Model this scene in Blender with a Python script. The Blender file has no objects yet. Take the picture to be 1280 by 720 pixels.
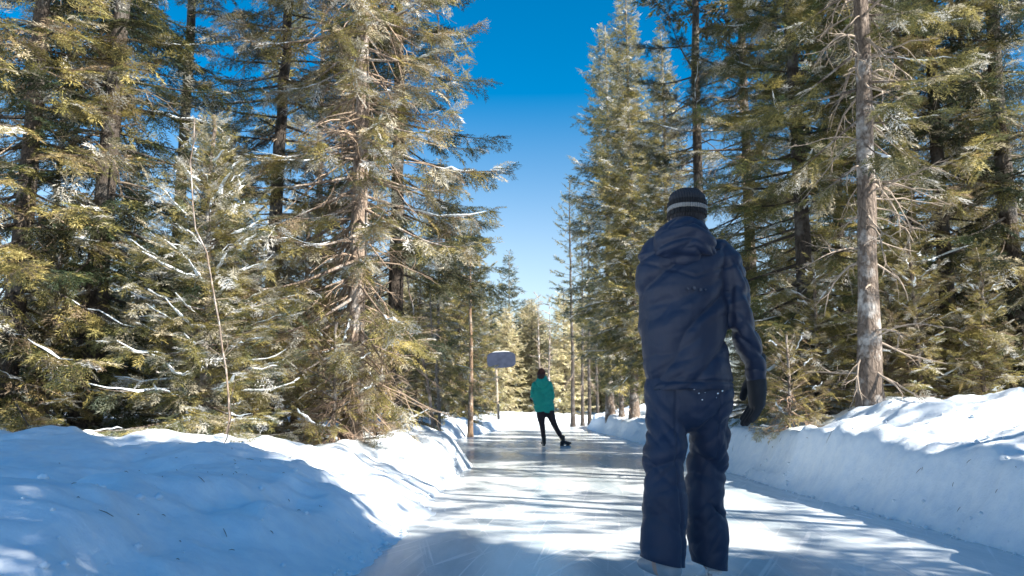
import bpy, bmesh, math, random
import numpy as np
from mathutils import Vector, Matrix, noise as mnoise

R = math.radians
C = bpy.context.scene.collection
SC = bpy.context.scene

# ------------------------------------------------------------------ camera
HC = 0.80
FPX = 995.0
PITCH = math.atan(152.0 / FPX)
cam_d = bpy.data.cameras.new("camera")
cam = bpy.data.objects.new("camera", cam_d)
C.objects.link(cam)
cam.location = (0, 0, HC)
cam.rotation_euler = (math.pi / 2 + PITCH, 0, 0)
cam_d.sensor_width = 36
cam_d.lens = FPX / 1280 * 36
cam_d.clip_end = 2000
cam_d.clip_start = 0.05
cam_d.dof.use_dof = True
cam_d.dof.focus_distance = 4.6
cam_d.dof.aperture_fstop = 5.0
SC.camera = cam


def at(px, py, Y):
    """world point seen at pixel (1280x720 frame) at distance Y along the trail"""
    u = (px - 640) / FPX
    v = (360 - py) / FPX
    dy = math.cos(PITCH) - v * math.sin(PITCH)
    dz = math.sin(PITCH) + v * math.cos(PITCH)
    s = Y / dy
    return Vector((u * s, Y, HC + dz * s))


# ------------------------------------------------------------------ noise
def _hash(ix, iy, seed):
    h = (ix * 374761393 + iy * 668265263 + seed * 974711) & 0xFFFFFFFF
    h = ((h ^ (h >> 13)) * 1274126177) & 0xFFFFFFFF
    return ((h ^ (h >> 16)) & 0xFFFF) / 65535.0


def vnoise(x, y, seed=0):
    x = np.asarray(x, float); y = np.asarray(y, float)
    ix = np.floor(x).astype(np.int64); iy = np.floor(y).astype(np.int64)
    fx = x - ix; fy = y - iy
    fx = fx * fx * fx * (fx * (fx * 6 - 15) + 10); fy = fy * fy * fy * (fy * (fy * 6 - 15) + 10)
    a = _hash(ix, iy, seed); b = _hash(ix + 1, iy, seed)
    c = _hash(ix, iy + 1, seed); d = _hash(ix + 1, iy + 1, seed)
    return (a + (b - a) * fx) * (1 - fy) + (c + (d - c) * fx) * fy - 0.5


def fbm(x, y, seed=0, octv=4):
    t = 0; a = 1.0
    for k in range(octv):
        t = t + a * vnoise(x * 2 ** k + 17.3 * k, y * 2 ** k - 9.1 * k, seed + k)
        a *= 0.5
    return t


def sm(t):
    t = np.clip(t, 0, 1)
    return t * t * (3 - 2 * t)


# ------------------------------------------------------------------ ground
LY = [-6, 3, 5, 9, 12, 13.5, 16, 21, 25, 28, 32, 38, 44, 52, 62, 90]
LX = [-.8, -.78, -.76, -.78, -.72, -.9, -1.7, -1.75, -1.35, -1.0, -.45, .3, 1.6, 4.2, 9.0, 30]
RY = [-6, 4, 10, 16, 22, 30, 36, 42, 50, 60, 90]
RX = [2.85, 2.78, 2.80, 2.95, 3.1, 3.0, 3.3, 4.3, 6.8, 12.0, 36]


def trail_edges(y):
    xl = np.interp(y, LY, LX) + .26 * fbm(y * .45, y * 0 + 3.3, 5, 3) + .07 * fbm(y * 2.1, y * 0 + .7, 6, 3)
    xr = np.interp(y, RY, RX) + .12 * fbm(y * .4, y * 0 + 8.3, 9, 3) + .05 * fbm(y * 2.6, y * 0 + 1.7, 16, 3)
    return xl, xr


LUMPS = [  # x, y, radius x, radius y, height
    (-2.6, 7.4, 1.0, .8, .10), (-4.8, 6.8, 1.5, 1.4, -.17), (-1.5, 5.2, .55, .8, .12), (-1.9, 3.4, .7, .8, .10),
    (-1.55, 9.3, .6, .9, .10), (-2.6, 4.7, .5, .5, -.07), (-1.25, 7.0, .35, .5, .05), (-1.3, 11.6, .5, .8, .14),
    (3.9, 5.4, .6, .5, .10), (4.6, 7.2, .7, .5, .10), (3.5, 7.6, .4, .5, .06), (5.4, 6.4, 1.2, 1.0, -.10), (6.2, 9.0, 1.5, 1.2, -.12), (5.2, 7.2, 1.4, 1.4, -.10), (3.6, 4.2, .5, .4, .1), (3.7, 8.35, .45, .4, .12), (-1.95, 9.6, .5, .5, -.10),
    (-1.7, 17.5, .8, 2., .1), (-1.9, 26, 1.2, 2., .12), (-.9, 33, 1.0, 2., .1),
]


def ground(x, y):
    x = np.asarray(x, float); y = np.asarray(y, float)
    xl, xr = trail_edges(y)
    inside = np.full(x.shape, -.05)
    # left bank
    s = xl - x
    hL = np.interp(y, [0, 3, 6, 8, 11, 14, 18, 25, 35, 60], [.5, .50, .48, .46, .40, .42, .45, .42, .34, .40])
    wL = np.interp(y, [0, 4, 7, 10, 13, 20, 40], [1.7, 1.6, 1.2, .85, .6, .6, .8])
    wL = wL * (1 + .5 * fbm(y * .55, y * 0 + 11, 44, 2))
    t = np.clip(s / wL, 0, 1)
    pl = hL * (1 - (1 - t) ** 2.2)
    pl = pl + .20 * sm((s - .9) / 3.2) + .35 * sm((s - 6) / 25)
    damp = sm(s / .5)
    pl = pl + damp * (.17 * fbm(x * .75, y * .6, 21, 3) + (.095 * fbm(x * 2.6, y * 1.7, 22, 3) - .07 * np.abs(fbm(x * 1.7 + .4 * y, y * 1.1, 27, 2))) + .022 * fbm(x * 8, y * 8, 24, 2))
    # scooped shovel ledge half way up the slope
    pl = pl - damp * .05 * np.exp(-((s - .55 - .25 * fbm(y * .8, y * 0, 31, 2)) / .12) ** 2)
    pl = pl + .045 * np.exp(-((s + .02) / .10) ** 2) * (0.5 + fbm(x * 5, y * 5, 51, 3))
    # right bank: shovelled wall with a soft plateau behind it
    s2 = x - xr
    hR = np.interp(y, [0, 4, 7, 12, 18, 26, 40, 60], [.52, .54, .54, .52, .48, .50, .48, .5])
    hR = hR * (1 + .22 * fbm(y * 1.1, y * 0 + 2, 61, 3))
    t2 = np.clip(s2 / (.34 + .16 * fbm(x * 0 + 1, y * 1.3, 62, 2)), 0, 1)
    foot = .10 * sm(s2 / .12) + .05 * sm((s2) / .3)
    pr = foot + (hR - .15) * sm((t2 - .25) / .75) + .36 * sm((s2 - .25) / 2.0) + .35 * sm((s2 - 4) / 25)
    damp2 = sm((s2 - .1) / .4)
    pr = pr + damp2 * (.20 * fbm(x * .9, y * .8, 71, 3) + .06 * fbm(x * 2.6, y * 2.6, 72, 3)) + sm(s2 / .15) * (.05 * fbm(x * 5, y * 5, 74, 5) + .06 * np.maximum(0, fbm(x * 3.1, y * 3.1, 75, 2)))
    h = np.where(s > -.25, pl, inside)
    h = np.where(s2 > 0, np.maximum(pr, inside), np.where(s > 0, pl, np.where(s > -.25, np.minimum(pl, .03) - .03 * sm(-s / .2) - .02, inside)))
    for (lx, ly, rx, ry, a) in LUMPS:
        d = np.exp(-((x - lx) / rx) ** 2 - ((y - ly) / ry) ** 2)
        h = h + a * d * sm(np.maximum(s, s2) / .3)
    return h


def gz(x, y):
    return float(ground(np.array([x]), np.array([y]))[0])


# ------------------------------------------------------------------ mesh builder
class MB:
    def __init__(self):
        self.v = []; self.f = []; self.c = []; self.m = []; self.n = 0; self.mi = 0

    def add(self, verts, faces, col=None):
        verts = np.asarray(verts, np.float32).reshape(-1, 3)
        faces = np.asarray(faces, np.int64)
        self.v.append(verts); self.f.append(faces + self.n)
        if col is None:
            col = (.5, .5, .5)
        col = np.asarray(col, np.float32)
        if col.ndim == 1:
            col = np.tile(col, (len(verts), 1))
        self.c.append(col); self.m.append(self.mi); self.n += len(verts)

    def tube(self, pts, rad, sides=6, col=None, flat=1.0):
        pts = np.asarray(pts, float); rad = np.asarray(rad, float)
        n = len(pts)
        tan = np.gradient(pts, axis=0)
        tan /= np.linalg.norm(tan, axis=1)[:, None] + 1e-9
        ref = np.array([0, 0, 1.0]) if abs(tan[:, 2]).mean() < .8 else np.array([1.0, 0, 0])
        a = np.cross(tan, ref); a /= np.linalg.norm(a, axis=1)[:, None] + 1e-9
        b = np.cross(a, tan)
        th = np.linspace(0, 2 * np.pi, sides, endpoint=False)
        ring = (a[:, None, :] * np.cos(th)[None, :, None] + b[:, None, :] * np.sin(th)[None, :, None] * flat) * rad[:, None, None]
        v = (pts[:, None, :] + ring).reshape(-1, 3)
        i = np.arange(n - 1)[:, None] * sides; j = np.arange(sides)[None, :]; k = (j + 1) % sides
        f = np.stack([i + j, i + k, i + sides + k, i + sides + j], -1).reshape(-1, 4)
        self.add(v, f, col)

    def box(self, c, s, rot=None, col=None):
        v = np.array([(x, y, z) for x in (-.5, .5) for y in (-.5, .5) for z in (-.5, .5)]) * np.array(s)
        if rot is not None:
            v = v @ np.array(rot.to_3x3() if hasattr(rot, 'to_3x3') else rot).T
        f = [(0, 1, 3, 2), (4, 6, 7, 5), (0, 4, 5, 1), (2, 3, 7, 6), (0, 2, 6, 4), (1, 5, 7, 3)]
        self.add(v + np.array(c), f, col)

    def mesh(self, name, mats, smooth=True):
        me = bpy.data.meshes.new(name)
        if not self.v:
            return me
        V = np.concatenate(self.v); Ccol = np.concatenate(self.c)
        loops = np.concatenate([f.reshape(-1) for f in self.f]).astype(np.int32)
        tot = np.concatenate([np.full(len(f), f.shape[1], np.int32) for f in self.f])
        start = np.concatenate([[0], np.cumsum(tot)[:-1]]).astype(np.int32)
        me.vertices.add(len(V)); me.vertices.foreach_set('co', V.astype(np.float32).ravel())
        me.loops.add(len(loops)); me.loops.foreach_set('vertex_index', loops)
        me.polygons.add(len(tot)); me.polygons.foreach_set('loop_start', start)
        me.update(calc_edges=True)
        at_ = me.color_attributes.new('tint', 'FLOAT_COLOR', 'POINT')
        at_.data.foreach_set('color', np.concatenate([Ccol, np.ones((len(Ccol), 1), np.float32)], 1).astype(np.float32).ravel())
        me.polygons.foreach_set('use_smooth', np.full(len(tot), smooth))
        if any(self.m):
            me.polygons.foreach_set('material_index', np.concatenate([np.full(len(f), q, np.int32) for f, q in zip(self.f, self.m)]))
        for m in (mats if isinstance(mats, (list, tuple)) else [mats]):
            me.materials.append(m)
        return me


def link(name, me, parent=None):
    o = bpy.data.objects.new(name, me)
    C.objects.link(o)
    if parent is not None:
        o.parent = parent
    return o


def tag(o, label=None, cat=None, group=None, kind=None):
    if label: o['label'] = label
    if cat: o['category'] = cat
    if group: o['group'] = group
    if kind: o['kind'] = kind
    return o


def empty(name, loc):
    o = bpy.data.objects.new(name, None)
    o.empty_display_size = .2
    C.objects.link(o); o.location = loc
    return o


# ------------------------------------------------------------------ materials
def mat(name):
    m = bpy.data.materials.new(name); m.use_nodes = True
    nt = m.node_tree; b = nt.nodes['Principled BSDF']
    return m, nt, b


def N(nt, typ, **kw):
    n = nt.nodes.new(typ)
    for k, v in kw.items():
        if k in n.inputs.keys():
            n.inputs[k].default_value = v
        else:
            setattr(n, k, v)
    return n


def L(nt, a, b):
    nt.links.new(a, b)


def ramp(nt, fac, stops):
    r = nt.nodes.new('ShaderNodeValToRGB')
    e = r.color_ramp.elements
    while len(e) < len(stops): e.new(.5)
    for el, (p, c) in zip(e, stops):
        el.position = p; el.color = (*c, 1)
    L(nt, fac, r.inputs['Fac'])
    return r


def coords(nt, scale=(1, 1, 1), obj=True):
    tc = nt.nodes.new('ShaderNodeTexCoord')
    mp = nt.nodes.new('ShaderNodeMapping'); mp.inputs['Scale'].default_value = scale
    L(nt, tc.outputs['Object'], mp.inputs['Vector'])
    return mp.outputs['Vector']


def m_snow(name='snow', bump=.25):
    m, nt, b = mat(name)
    v = coords(nt)
    n1 = N(nt, 'ShaderNodeTexNoise', Scale=9.0, Detail=8.0, Roughness=.62)
    n2 = N(nt, 'ShaderNodeTexNoise', Scale=70.0, Detail=4.0, Roughness=.7)
    L(nt, v, n1.inputs['Vector']); L(nt, v, n2.inputs['Vector'])
    r = ramp(nt, n1.outputs['Fac'], [(.3, (.70, .785, .87)), (.62, (.83, .885, .93))])
    L(nt, r.outputs['Color'], b.inputs['Base Color'])
    b.inputs['Roughness'].default_value = .62
    b.inputs['Specular IOR Level'].default_value = .25
    b.inputs['Subsurface Weight'].default_value = .0
    b1 = N(nt, 'ShaderNodeBump', Strength=bump, Distance=.06)
    b2 = N(nt, 'ShaderNodeBump', Strength=bump * 1.2, Distance=.012)
    L(nt, n1.outputs['Fac'], b1.inputs['Height'])
    L(nt, n2.outputs['Fac'], b2.inputs['Height']); L(nt, b1.outputs['Normal'], b2.inputs['Normal'])
    L(nt, b2.outputs['Normal'], b.inputs['Normal'])
    return m


def m_ice():
    m, nt, b = mat('ice')
    v = coords(nt)
    vs = coords(nt, (2.2, .35, 1))
    cloud = N(nt, 'ShaderNodeTexNoise', Scale=1.1, Detail=7.0, Roughness=.6)
    L(nt, vs, cloud.inputs['Vector'])
    fine = N(nt, 'ShaderNodeTexNoise', Scale=26.0, Detail=6.0, Roughness=.65)
    L(nt, v, fine.inputs['Vector'])
    # skate scratches: distorted thin waves in two directions
    scr = []
    for ang, sx, sy in ((7, 34., .55), (-9, 26., .5), (24, 20., .8)):
        mp = nt.nodes.new('ShaderNodeMapping'); mp.inputs['Rotation'].default_value = (0, 0, R(ang))
        L(nt, v, mp.inputs['Vector'])
        mq = nt.nodes.new('ShaderNodeMapping'); mq.inputs['Scale'].default_value = (sx, sy, 1); L(nt, mp.outputs['Vector'], mq.inputs['Vector'])
        w = N(nt, 'ShaderNodeTexNoise', Scale=1.0, Detail=2.0, Roughness=.55, Distortion=.15)
        L(nt, mq.outputs['Vector'], w.inputs['Vector'])
        r = ramp(nt, w.outputs['Fac'], [(.615, (0, 0, 0)), (.71, (1, 1, 1))])
        scr.append(r.outputs['Color'])
    mx = N(nt, 'ShaderNodeMix', data_type='RGBA', blend_type='LIGHTEN'); mx.inputs['Factor'].default_value = 1
    L(nt, scr[0], mx.inputs[6]); L(nt, scr[1], mx.inputs[7])
    mx2 = N(nt, 'ShaderNodeMix', data_type='RGBA', blend_type='LIGHTEN'); mx2.inputs['Factor'].default_value = 1
    L(nt, mx.outputs[2], mx2.inputs[6]); L(nt, scr[2], mx2.inputs[7])
    base = ramp(nt, cloud.outputs['Fac'], [(.30, (.44, .54, .61)), (.5, (.65, .71, .75)), (.68, (.80, .825, .84))])
    mc = N(nt, 'ShaderNodeMix', data_type='RGBA'); L(nt, mx2.outputs[2], mc.inputs['Factor'])
    L(nt, base.outputs['Color'], mc.inputs[6]); mc.inputs[7].default_value = (.88, .90, .92, 1)
    L(nt, mc.outputs[2], b.inputs['Base Color'])
    rr = N(nt, 'ShaderNodeMapRange'); rr.inputs['To Min'].default_value = .11; rr.inputs['To Max'].default_value = .30; b.inputs['Specular IOR Level'].default_value = .36
    rr.inputs['From Min'].default_value = .3; rr.inputs['From Max'].default_value = .7
    L(nt, cloud.outputs['Fac'], rr.inputs['Value']); L(nt, rr.outputs['Result'], b.inputs['Roughness'])
    b.inputs['IOR'].default_value = 1.31
    bp = N(nt, 'ShaderNodeBump', Strength=.10, Distance=.01); L(nt, fine.outputs['Fac'], bp.inputs['Height'])
    bq = N(nt, 'ShaderNodeBump', Strength=.15, Distance=.003); L(nt, mx2.outputs[2], bq.inputs['Height'])
    L(nt, bp.outputs['Normal'], bq.inputs['Normal'])
    L(nt, bq.outputs['Normal'], b.inputs['Normal'])
    return m


def m_needles():
    m, nt, b = mat('needles')
    a = N(nt, 'ShaderNodeAttribute', attribute_name='tint')
    L(nt, a.outputs['Color'], b.inputs['Base Color'])
    b.inputs['Roughness'].default_value = .45
    b.inputs['Specular IOR Level'].default_value = .35
    tr = N(nt, 'ShaderNodeBsdfTranslucent'); L(nt, a.outputs['Color'], tr.inputs['Color'])
    mx = N(nt, 'ShaderNodeMixShader'); mx.inputs['Fac'].default_value = .3
    L(nt, b.outputs['BSDF'], mx.inputs[1]); L(nt, tr.outputs['BSDF'], mx.inputs[2])
    L(nt, mx.outputs['Shader'], nt.nodes['Material Output'].inputs['Surface'])
    return m


def m_bark(name, dark, light, lichen=None, zs=.35):
    m, nt, b = mat(name)
    v = coords(nt, (1, 1, zs))
    n1 = N(nt, 'ShaderNodeTexNoise', Scale=28.0, Detail=8.0, Roughness=.7, Distortion=.6)
    n2 = N(nt, 'ShaderNodeTexVoronoi', Scale=22.0); n2.feature = 'DISTANCE_TO_EDGE'
    n3 = N(nt, 'ShaderNodeTexNoise', Scale=3.2, Detail=5.0, Roughness=.65)
    for n in (n1, n2): L(nt, v, n.inputs['Vector'])
    L(nt, coords(nt), n3.inputs['Vector'])
    r = ramp(nt, n1.outputs['Fac'], [(.3, dark), (.7, light)])
    mx = N(nt, 'ShaderNodeMix', data_type='RGBA', blend_type='MULTIPLY'); mx.inputs['Factor'].default_value = .7
    r2 = ramp(nt, n2.outputs['Distance'], [(.0, (.35, .33, .32)), (.12, (1, 1, 1))])
    L(nt, r.outputs['Color'], mx.inputs[6]); L(nt, r2.outputs['Color'], mx.inputs[7])
    out = mx.outputs[2]
    if lichen:
        r3 = ramp(nt, n3.outputs['Fac'], [(.5, (0, 0, 0)), (.62, (1, 1, 1))])
        m2 = N(nt, 'ShaderNodeMix', data_type='RGBA'); L(nt, r3.outputs['Color'], m2.inputs['Factor'])
        L(nt, out, m2.inputs[6]); m2.inputs[7].default_value = (*lichen, 1)
        m3 = N(nt, 'ShaderNodeMix', data_type='RGBA'); m3.inputs['Factor'].default_value = .8
        L(nt, out, m3.inputs[6]); L(nt, m2.outputs[2], m3.inputs[7]); out = m3.outputs[2]
    L(nt, out, b.inputs['Base Color'])
    b.inputs['Roughness'].default_value = .85
    bp = N(nt, 'ShaderNodeBump', Strength=.9, Distance=.03)
    ad = N(nt, 'ShaderNodeMath', operation='ADD'); L(nt, n1.outputs['Fac'], ad.inputs[0]); L(nt, n2.outputs['Distance'], ad.inputs[1])
    L(nt, ad.outputs['Value'], bp.inputs['Height']); L(nt, bp.outputs['Normal'], b.inputs['Normal'])
    return m


def m_attr(name, rough=.7):
    m, nt, b = mat(name)
    a = N(nt, 'ShaderNodeAttribute', attribute_name='tint')
    n1 = N(nt, 'ShaderNodeTexNoise', Scale=30.0, Detail=4.0); L(nt, coords(nt), n1.inputs['Vector'])
    r = ramp(nt, n1.outputs['Fac'], [(.25, (.6, .6, .6)), (.75, (1.15, 1.15, 1.15))])
    mx = N(nt, 'ShaderNodeMix', data_type='RGBA', blend_type='MULTIPLY'); mx.inputs['Factor'].default_value = 1
    L(nt, a.outputs['Color'], mx.inputs[6]); L(nt, r.outputs['Color'], mx.inputs[7])
    L(nt, mx.outputs[2], b.inputs['Base Color']); b.inputs['Roughness'].default_value = rough
    return m


def m_cloth(name, col, col2=None, rough=.75, scale=220, bump=.25, sheen=.2):
    m, nt, b = mat(name)
    v = coords(nt)
    n1 = N(nt, 'ShaderNodeTexNoise', Scale=6.0, Detail=5.0, Roughness=.6)
    n2 = N(nt, 'ShaderNodeTexNoise', Scale=float(scale), Detail=2.0)
    L(nt, v, n1.inputs['Vector']); L(nt, v, n2.inputs['Vector'])
    c2 = col2 or tuple(c * 1.35 for c in col)
    if 'knit' in name:
        wv = N(nt, 'ShaderNodeTexWave', Scale=28.0, Distortion=.6); wv.bands_direction = 'X'
        L(nt, v, wv.inputs['Vector'])
        mxk = N(nt, 'ShaderNodeMath', operation='ADD'); L(nt, wv.outputs['Fac'], mxk.inputs[0]); L(nt, n2.outputs['Fac'], mxk.inputs[1])
    r = ramp(nt, n1.outputs['Fac'], [(.3, col), (.7, c2)])
    L(nt, r.outputs['Color'], b.inputs['Base Color'])
    b.inputs['Roughness'].default_value = rough
    b.inputs['Sheen Weight'].default_value = 0 if 'knit' in name else sheen * .25
    n3 = N(nt, 'ShaderNodeTexNoise', Scale=3.6, Detail=3.0, Roughness=.5, Distortion=1.6); n3.noise_type = 'RIDGED_MULTIFRACTAL'
    L(nt, coords(nt, (1, 1, 2.1)), n3.inputs['Vector'])
    b0 = N(nt, 'ShaderNodeBump', Strength=.22 if 'cloth' in name else .0, Distance=.02); L(nt, n3.outputs['Fac'], b0.inputs['Height'])
    b1 = N(nt, 'ShaderNodeBump', Strength=.35, Distance=.02); L(nt, n1.outputs['Fac'], b1.inputs['Height']); L(nt, b0.outputs['Normal'], b1.inputs['Normal'])
    b2 = N(nt, 'ShaderNodeBump', Strength=bump, Distance=.006 if 'knit' in name else .002); L(nt, mxk.outputs[0] if 'knit' in name else n2.outputs['Fac'], b2.inputs['Height'])
    L(nt, b1.outputs['Normal'], b2.inputs['Normal']); L(nt, b2.outputs['Normal'], b.inputs['Normal'])
    return m


M = {}
M['snow'] = m_snow('snow')
M['snow_load'] = m_snow('snow_on_branches', .3)
M['ice'] = m_ice()
M['needles'] = m_needles()
M['bark'] = m_bark('bark_grey_brown', (.09, .065, .05), (.27, .215, .175), (.60, .57, .54))
M['bark_pale'] = m_bark('bark_pale', (.15, .105, .08), (.42, .33, .26), (.55, .52, .49))
M['bark_dark'] = m_bark('bark_dark', (.03, .024, .02), (.10, .078, .062), (.16, .15, .14))
M['bark_pine'] = m_bark('bark_pine', (.12, .075, .045), (.36, .24, .15), (.40, .34, .28))
M['birch'] = m_bark('birch_bark', (.26, .21, .17), (.46, .40, .34), zs=3.0)
M['twig'] = m_attr('dead_twigs', .8)

# ------------------------------------------------------------------ ground and ice meshes
def spaced(a, b, d0, growth, dmax):
    out = [a]; d = d0
    while out[-1] < b:
        out.append(out[-1] + d); d = min(d * growth, dmax)
    return np.array(out)


ys = np.concatenate([np.arange(-8, 1.5, .35), np.arange(1.5, 8, .032), spaced(8, 70, .034, 1.02, .5), spaced(71, 400, 1.5, 1.15, 40)])
xp = np.concatenate([np.arange(0, 6.5, .035), spaced(6.5, 40, .06, 1.06, 1.2), spaced(42, 400, 3, 1.2, 50)])
xs = np.concatenate([-xp[:0:-1], xp])
GX, GY = np.meshgrid(xs, ys)
GZ = ground(GX, GY)
nx, ny = len(xs), len(ys)
idx = np.arange(nx * ny).reshape(ny, nx)
F = np.stack([idx[:-1, :-1], idx[:-1, 1:], idx[1:, 1:], idx[1:, :-1]], -1).reshape(-1, 4)
mb = MB(); mb.add(np.stack([GX, GY, GZ], -1).reshape(-1, 3), F)
tag(link('snow_ground', mb.mesh('snow_ground', M['snow'])), kind='structure')

yy = np.concatenate([np.arange(-8, 60, .5), np.arange(60, 100, 2)])
xl, xr = trail_edges(yy)
iv = []
for k, y in enumerate(yy):
    iv += [(xl[k] - .5, y, 0), (xr[k] + .35, y, 0)]
mb = MB(); n = len(yy); i = np.arange(n - 1) * 2
mb.add(iv, np.stack([i, i + 1, i + 3, i + 2], -1))
tag(link('ice_trail', mb.mesh('ice_trail', M['ice'])), kind='structure')

rc = np.random.default_rng(77)
mb = MB()
for k in range(900):
    y = 2.2 + 16 * rc.random() ** 1.6
    exl, exr = trail_edges(np.array([y]))
    if rc.random() < .55: x = exr[0] + abs(rc.normal()) * .10 - .03 if rc.random() < .6 else exr[0] + rc.uniform(.3, 1.2)
    else: x = exl[0] - abs(rc.normal()) * .12 + .05 if rc.random() < .5 else exl[0] - rc.uniform(.2, 1.8)
    z = max(gz(x, y), 0); s_ = .007 + .022 * rc.random() ** 3
    th = np.linspace(0, 6.283, 6)[:-1]
    ring = np.array([(math.cos(a) * rc.uniform(.7, 1.2), math.sin(a) * rc.uniform(.7, 1.2), rc.uniform(-.2, .4)) for a in th]) * s_
    v = np.vstack([ring, [[0, 0, s_ * .9]], [[0, 0, -s_ * .6]]]) + np.array([x, y, z + s_ * .2])
    mb.add(v, [(q, (q + 1) % 5, 5) for q in range(5)] + [((q + 1) % 5, q, 6) for q in range(5)])
lb = MB()
for k in range(420):
    y = 3 + 10 * rc.random(); exl, exr = trail_edges(np.array([y]))
    x = exr[0] + .15 + abs(rc.normal()) * 1.1 if rc.random() < .5 else exl[0] - .3 - abs(rc.normal()) * 1.2
    a = rc.uniform(0, 6.283); l = .012 + .05 * rc.random() ** 3; d3 = np.array([math.cos(a), math.sin(a), 0]) * l
    p0 = np.array([x, y, gz(x, y) + .004]); p1 = p0 + d3; p1[2] = gz(p1[0], p1[1]) + .006
    lb.tube([p0, (p0 + p1) / 2 + np.array([0, 0, .003]), p1], [.0012, .0018, .001], 3, (.12, .08, .05))
tag(link('needle_litter', lb.mesh('needle_litter', M['twig'])), 'brown needles and bits of twig lying on the snowbanks', 'needles', kind='stuff')
tag(link('snow_crumbs', mb.mesh('snow_crumbs', M['snow'])), 'loose crumbs of snow scattered along both banks and the edges of the ice', 'snow', kind='stuff')

# ------------------------------------------------------------------ foliage templates
rng = np.random.default_rng(7)


def frond_template(ntw, nneedle, nl, nw, seed):
    """flat spray along +x, unit length: list of triangles (V,3), with a stem"""
    r = np.random.default_rng(seed)
    tri = []
    tw = []
    for k in range(ntw):
        t = .08 + .86 * (k + r.random() * .6) / ntw
        side = 1 if k % 2 else -1
        ang = R(r.uniform(35, 60)) * side
        ln = (.42 * (1 - .65 * t) + .07) * r.uniform(.75, 1.2)
        tw.append((np.array([t, 0, 0]), ang, ln))
    tw.append((np.array([.72, 0, 0]), 0.0, .30))
    for (p0, ang, ln) in tw:
        d = np.array([math.cos(ang), math.sin(ang), -r.uniform(.05, .3)])
        for q in range(nneedle):
            tt = (q + r.random() * .7) / nneedle
            base = p0 + d * ln * tt
            a2 = ang + R(r.uniform(18, 50)) * (1 if q % 2 else -1)
            if q == nneedle - 1: a2 = ang + R(r.uniform(-12, 12))
            nd = np.array([math.cos(a2), math.sin(a2), r.uniform(-.45, .5)]); nd /= np.linalg.norm(nd)
            wv = np.cross(nd, np.array([r.normal() * .6, r.normal() * .6, 1.0])); wv /= np.linalg.norm(wv)
            l = nl * r.uniform(.7, 1.25); w = nw * r.uniform(.7, 1.3)
            tri += [base - wv * w * .5, base + wv * w * .5, base + nd * l]
    # stem sliver
    tri += [np.array([0, -.012, 0]), np.array([0, .012, 0]), np.array([.95, 0, -.03])]
    return np.array(tri)


def tuft_template(nn, seed, w=.03):
    """pine tuft: long needles bursting along a short twig"""
    r = np.random.default_rng(seed)
    tri = []
    for k in range(nn):
        t = r.uniform(.1, .75)
        base = np.array([t, 0, 0])
        az = r.uniform(0, 2 * math.pi); sp = R(r.uniform(20, 65))
        nd = np.array([math.cos(sp), math.sin(sp) * math.cos(az), math.sin(sp) * math.sin(az)])
        wv = np.cross(nd, r.normal(size=3)); wv /= np.linalg.norm(wv)
        l = r.uniform(.28, .5)
        tri += [base - wv * w * .5, base + wv * w * .5, base + nd * l]
    return np.array(tri)


T = {
    'near': [frond_template(12, 6, .15, .034, s) for s in range(5)],
    'mid': [frond_template(8, 4, .22, .06, 20 + s) for s in range(4)],
    'far': [frond_template(5, 3, .34, .12, 40 + s) for s in range(4)],
    'tuft': [tuft_template(46, 60 + s, .026) for s in range(4)],
    'tuft_far': [tuft_template(20, 70 + s, .055) for s in range(4)],
}

OLIVE = [(0.207, 0.188, 0.062), (0.146, 0.144, 0.054), (0.287, 0.25, 0.09), (0.104, 0.112, 0.048), (0.342, 0.288, 0.108)]
DEEP = [(0.05, 0.06, 0.03), (0.07, 0.072, 0.034), (0.04, 0.05, 0.026), (0.11, 0.1, 0.042), (0.09, 0.08, 0.042)]
WARM = [(0.384, 0.316, 0.108), (0.3, 0.254, 0.09), (0.444, 0.372, 0.144), (0.24, 0.217, 0.078), (0.348, 0.267, 0.12)]
BROWN = [(0.22, 0.165, 0.105), (0.28, 0.21, 0.135), (0.17, 0.13, 0.085), (0.16, 0.145, 0.065), (0.36, 0.285, 0.195)]
COOL = [(0.1, 0.125, 0.085), (0.14, 0.155, 0.105), (0.08, 0.105, 0.075), (0.18, 0.18, 0.12)]
FROST_LIT = [(0.62, 0.6, 0.54), (0.52, 0.48, 0.37), (0.72, 0.72, 0.7), (0.5, 0.43, 0.29), (0.42, 0.38, 0.28)]  # snow-dusted sprays; the cream tones also paint in sunlit highlights


class Fronds:
    def __init__(self): self.rows = {}

    def add(self, kind, pos, d, up, scale, tint):
        """pos,d,up (n,3); scale n; tint (n,3)"""
        d = d / (np.linalg.norm(d, axis=1)[:, None] + 1e-9)
        y = np.cross(up, d); y /= np.linalg.norm(y, axis=1)[:, None] + 1e-9
        z = np.cross(d, y)
        self.rows.setdefault(kind, []).append((pos, d, y, z, scale, tint))

    def into(self, mb, r):
        for kind, rows in self.rows.items():
            pos, d, y, z, sc, ti = [np.concatenate([q[i] for q in rows]) for i in range(6)]
            tid = r.integers(0, len(T[kind]), len(pos))
            flip = np.where(r.random(len(pos)) < .5, -1.0, 1.0)
            for k, tpl in enumerate(T[kind]):
                s = tid == k
                if not s.any(): continue
                t = tpl
                V = (pos[s][:, None, :] + sc[s][:, None, None] * (
                    d[s][:, None, :] * t[None, :, 0, None] + y[s][:, None, :] * (t[None, :, 1] * flip[s][:, None])[..., None] + z[s][:, None, :] * t[None, :, 2, None]))
                nv = V.shape[0] * V.shape[1]
                # tint jitter per needle
                nt_ = t.shape[0] // 3
                jit = r.uniform(.72, 1.28, (V.shape[0], nt_, 1)).repeat(3, axis=1)
                col = np.clip(ti[s][:, None, :] * jit, 0, .95).reshape(-1, 3)
                mb.add(V.reshape(-1, 3), np.arange(nv).reshape(-1, 3), col)


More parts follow.
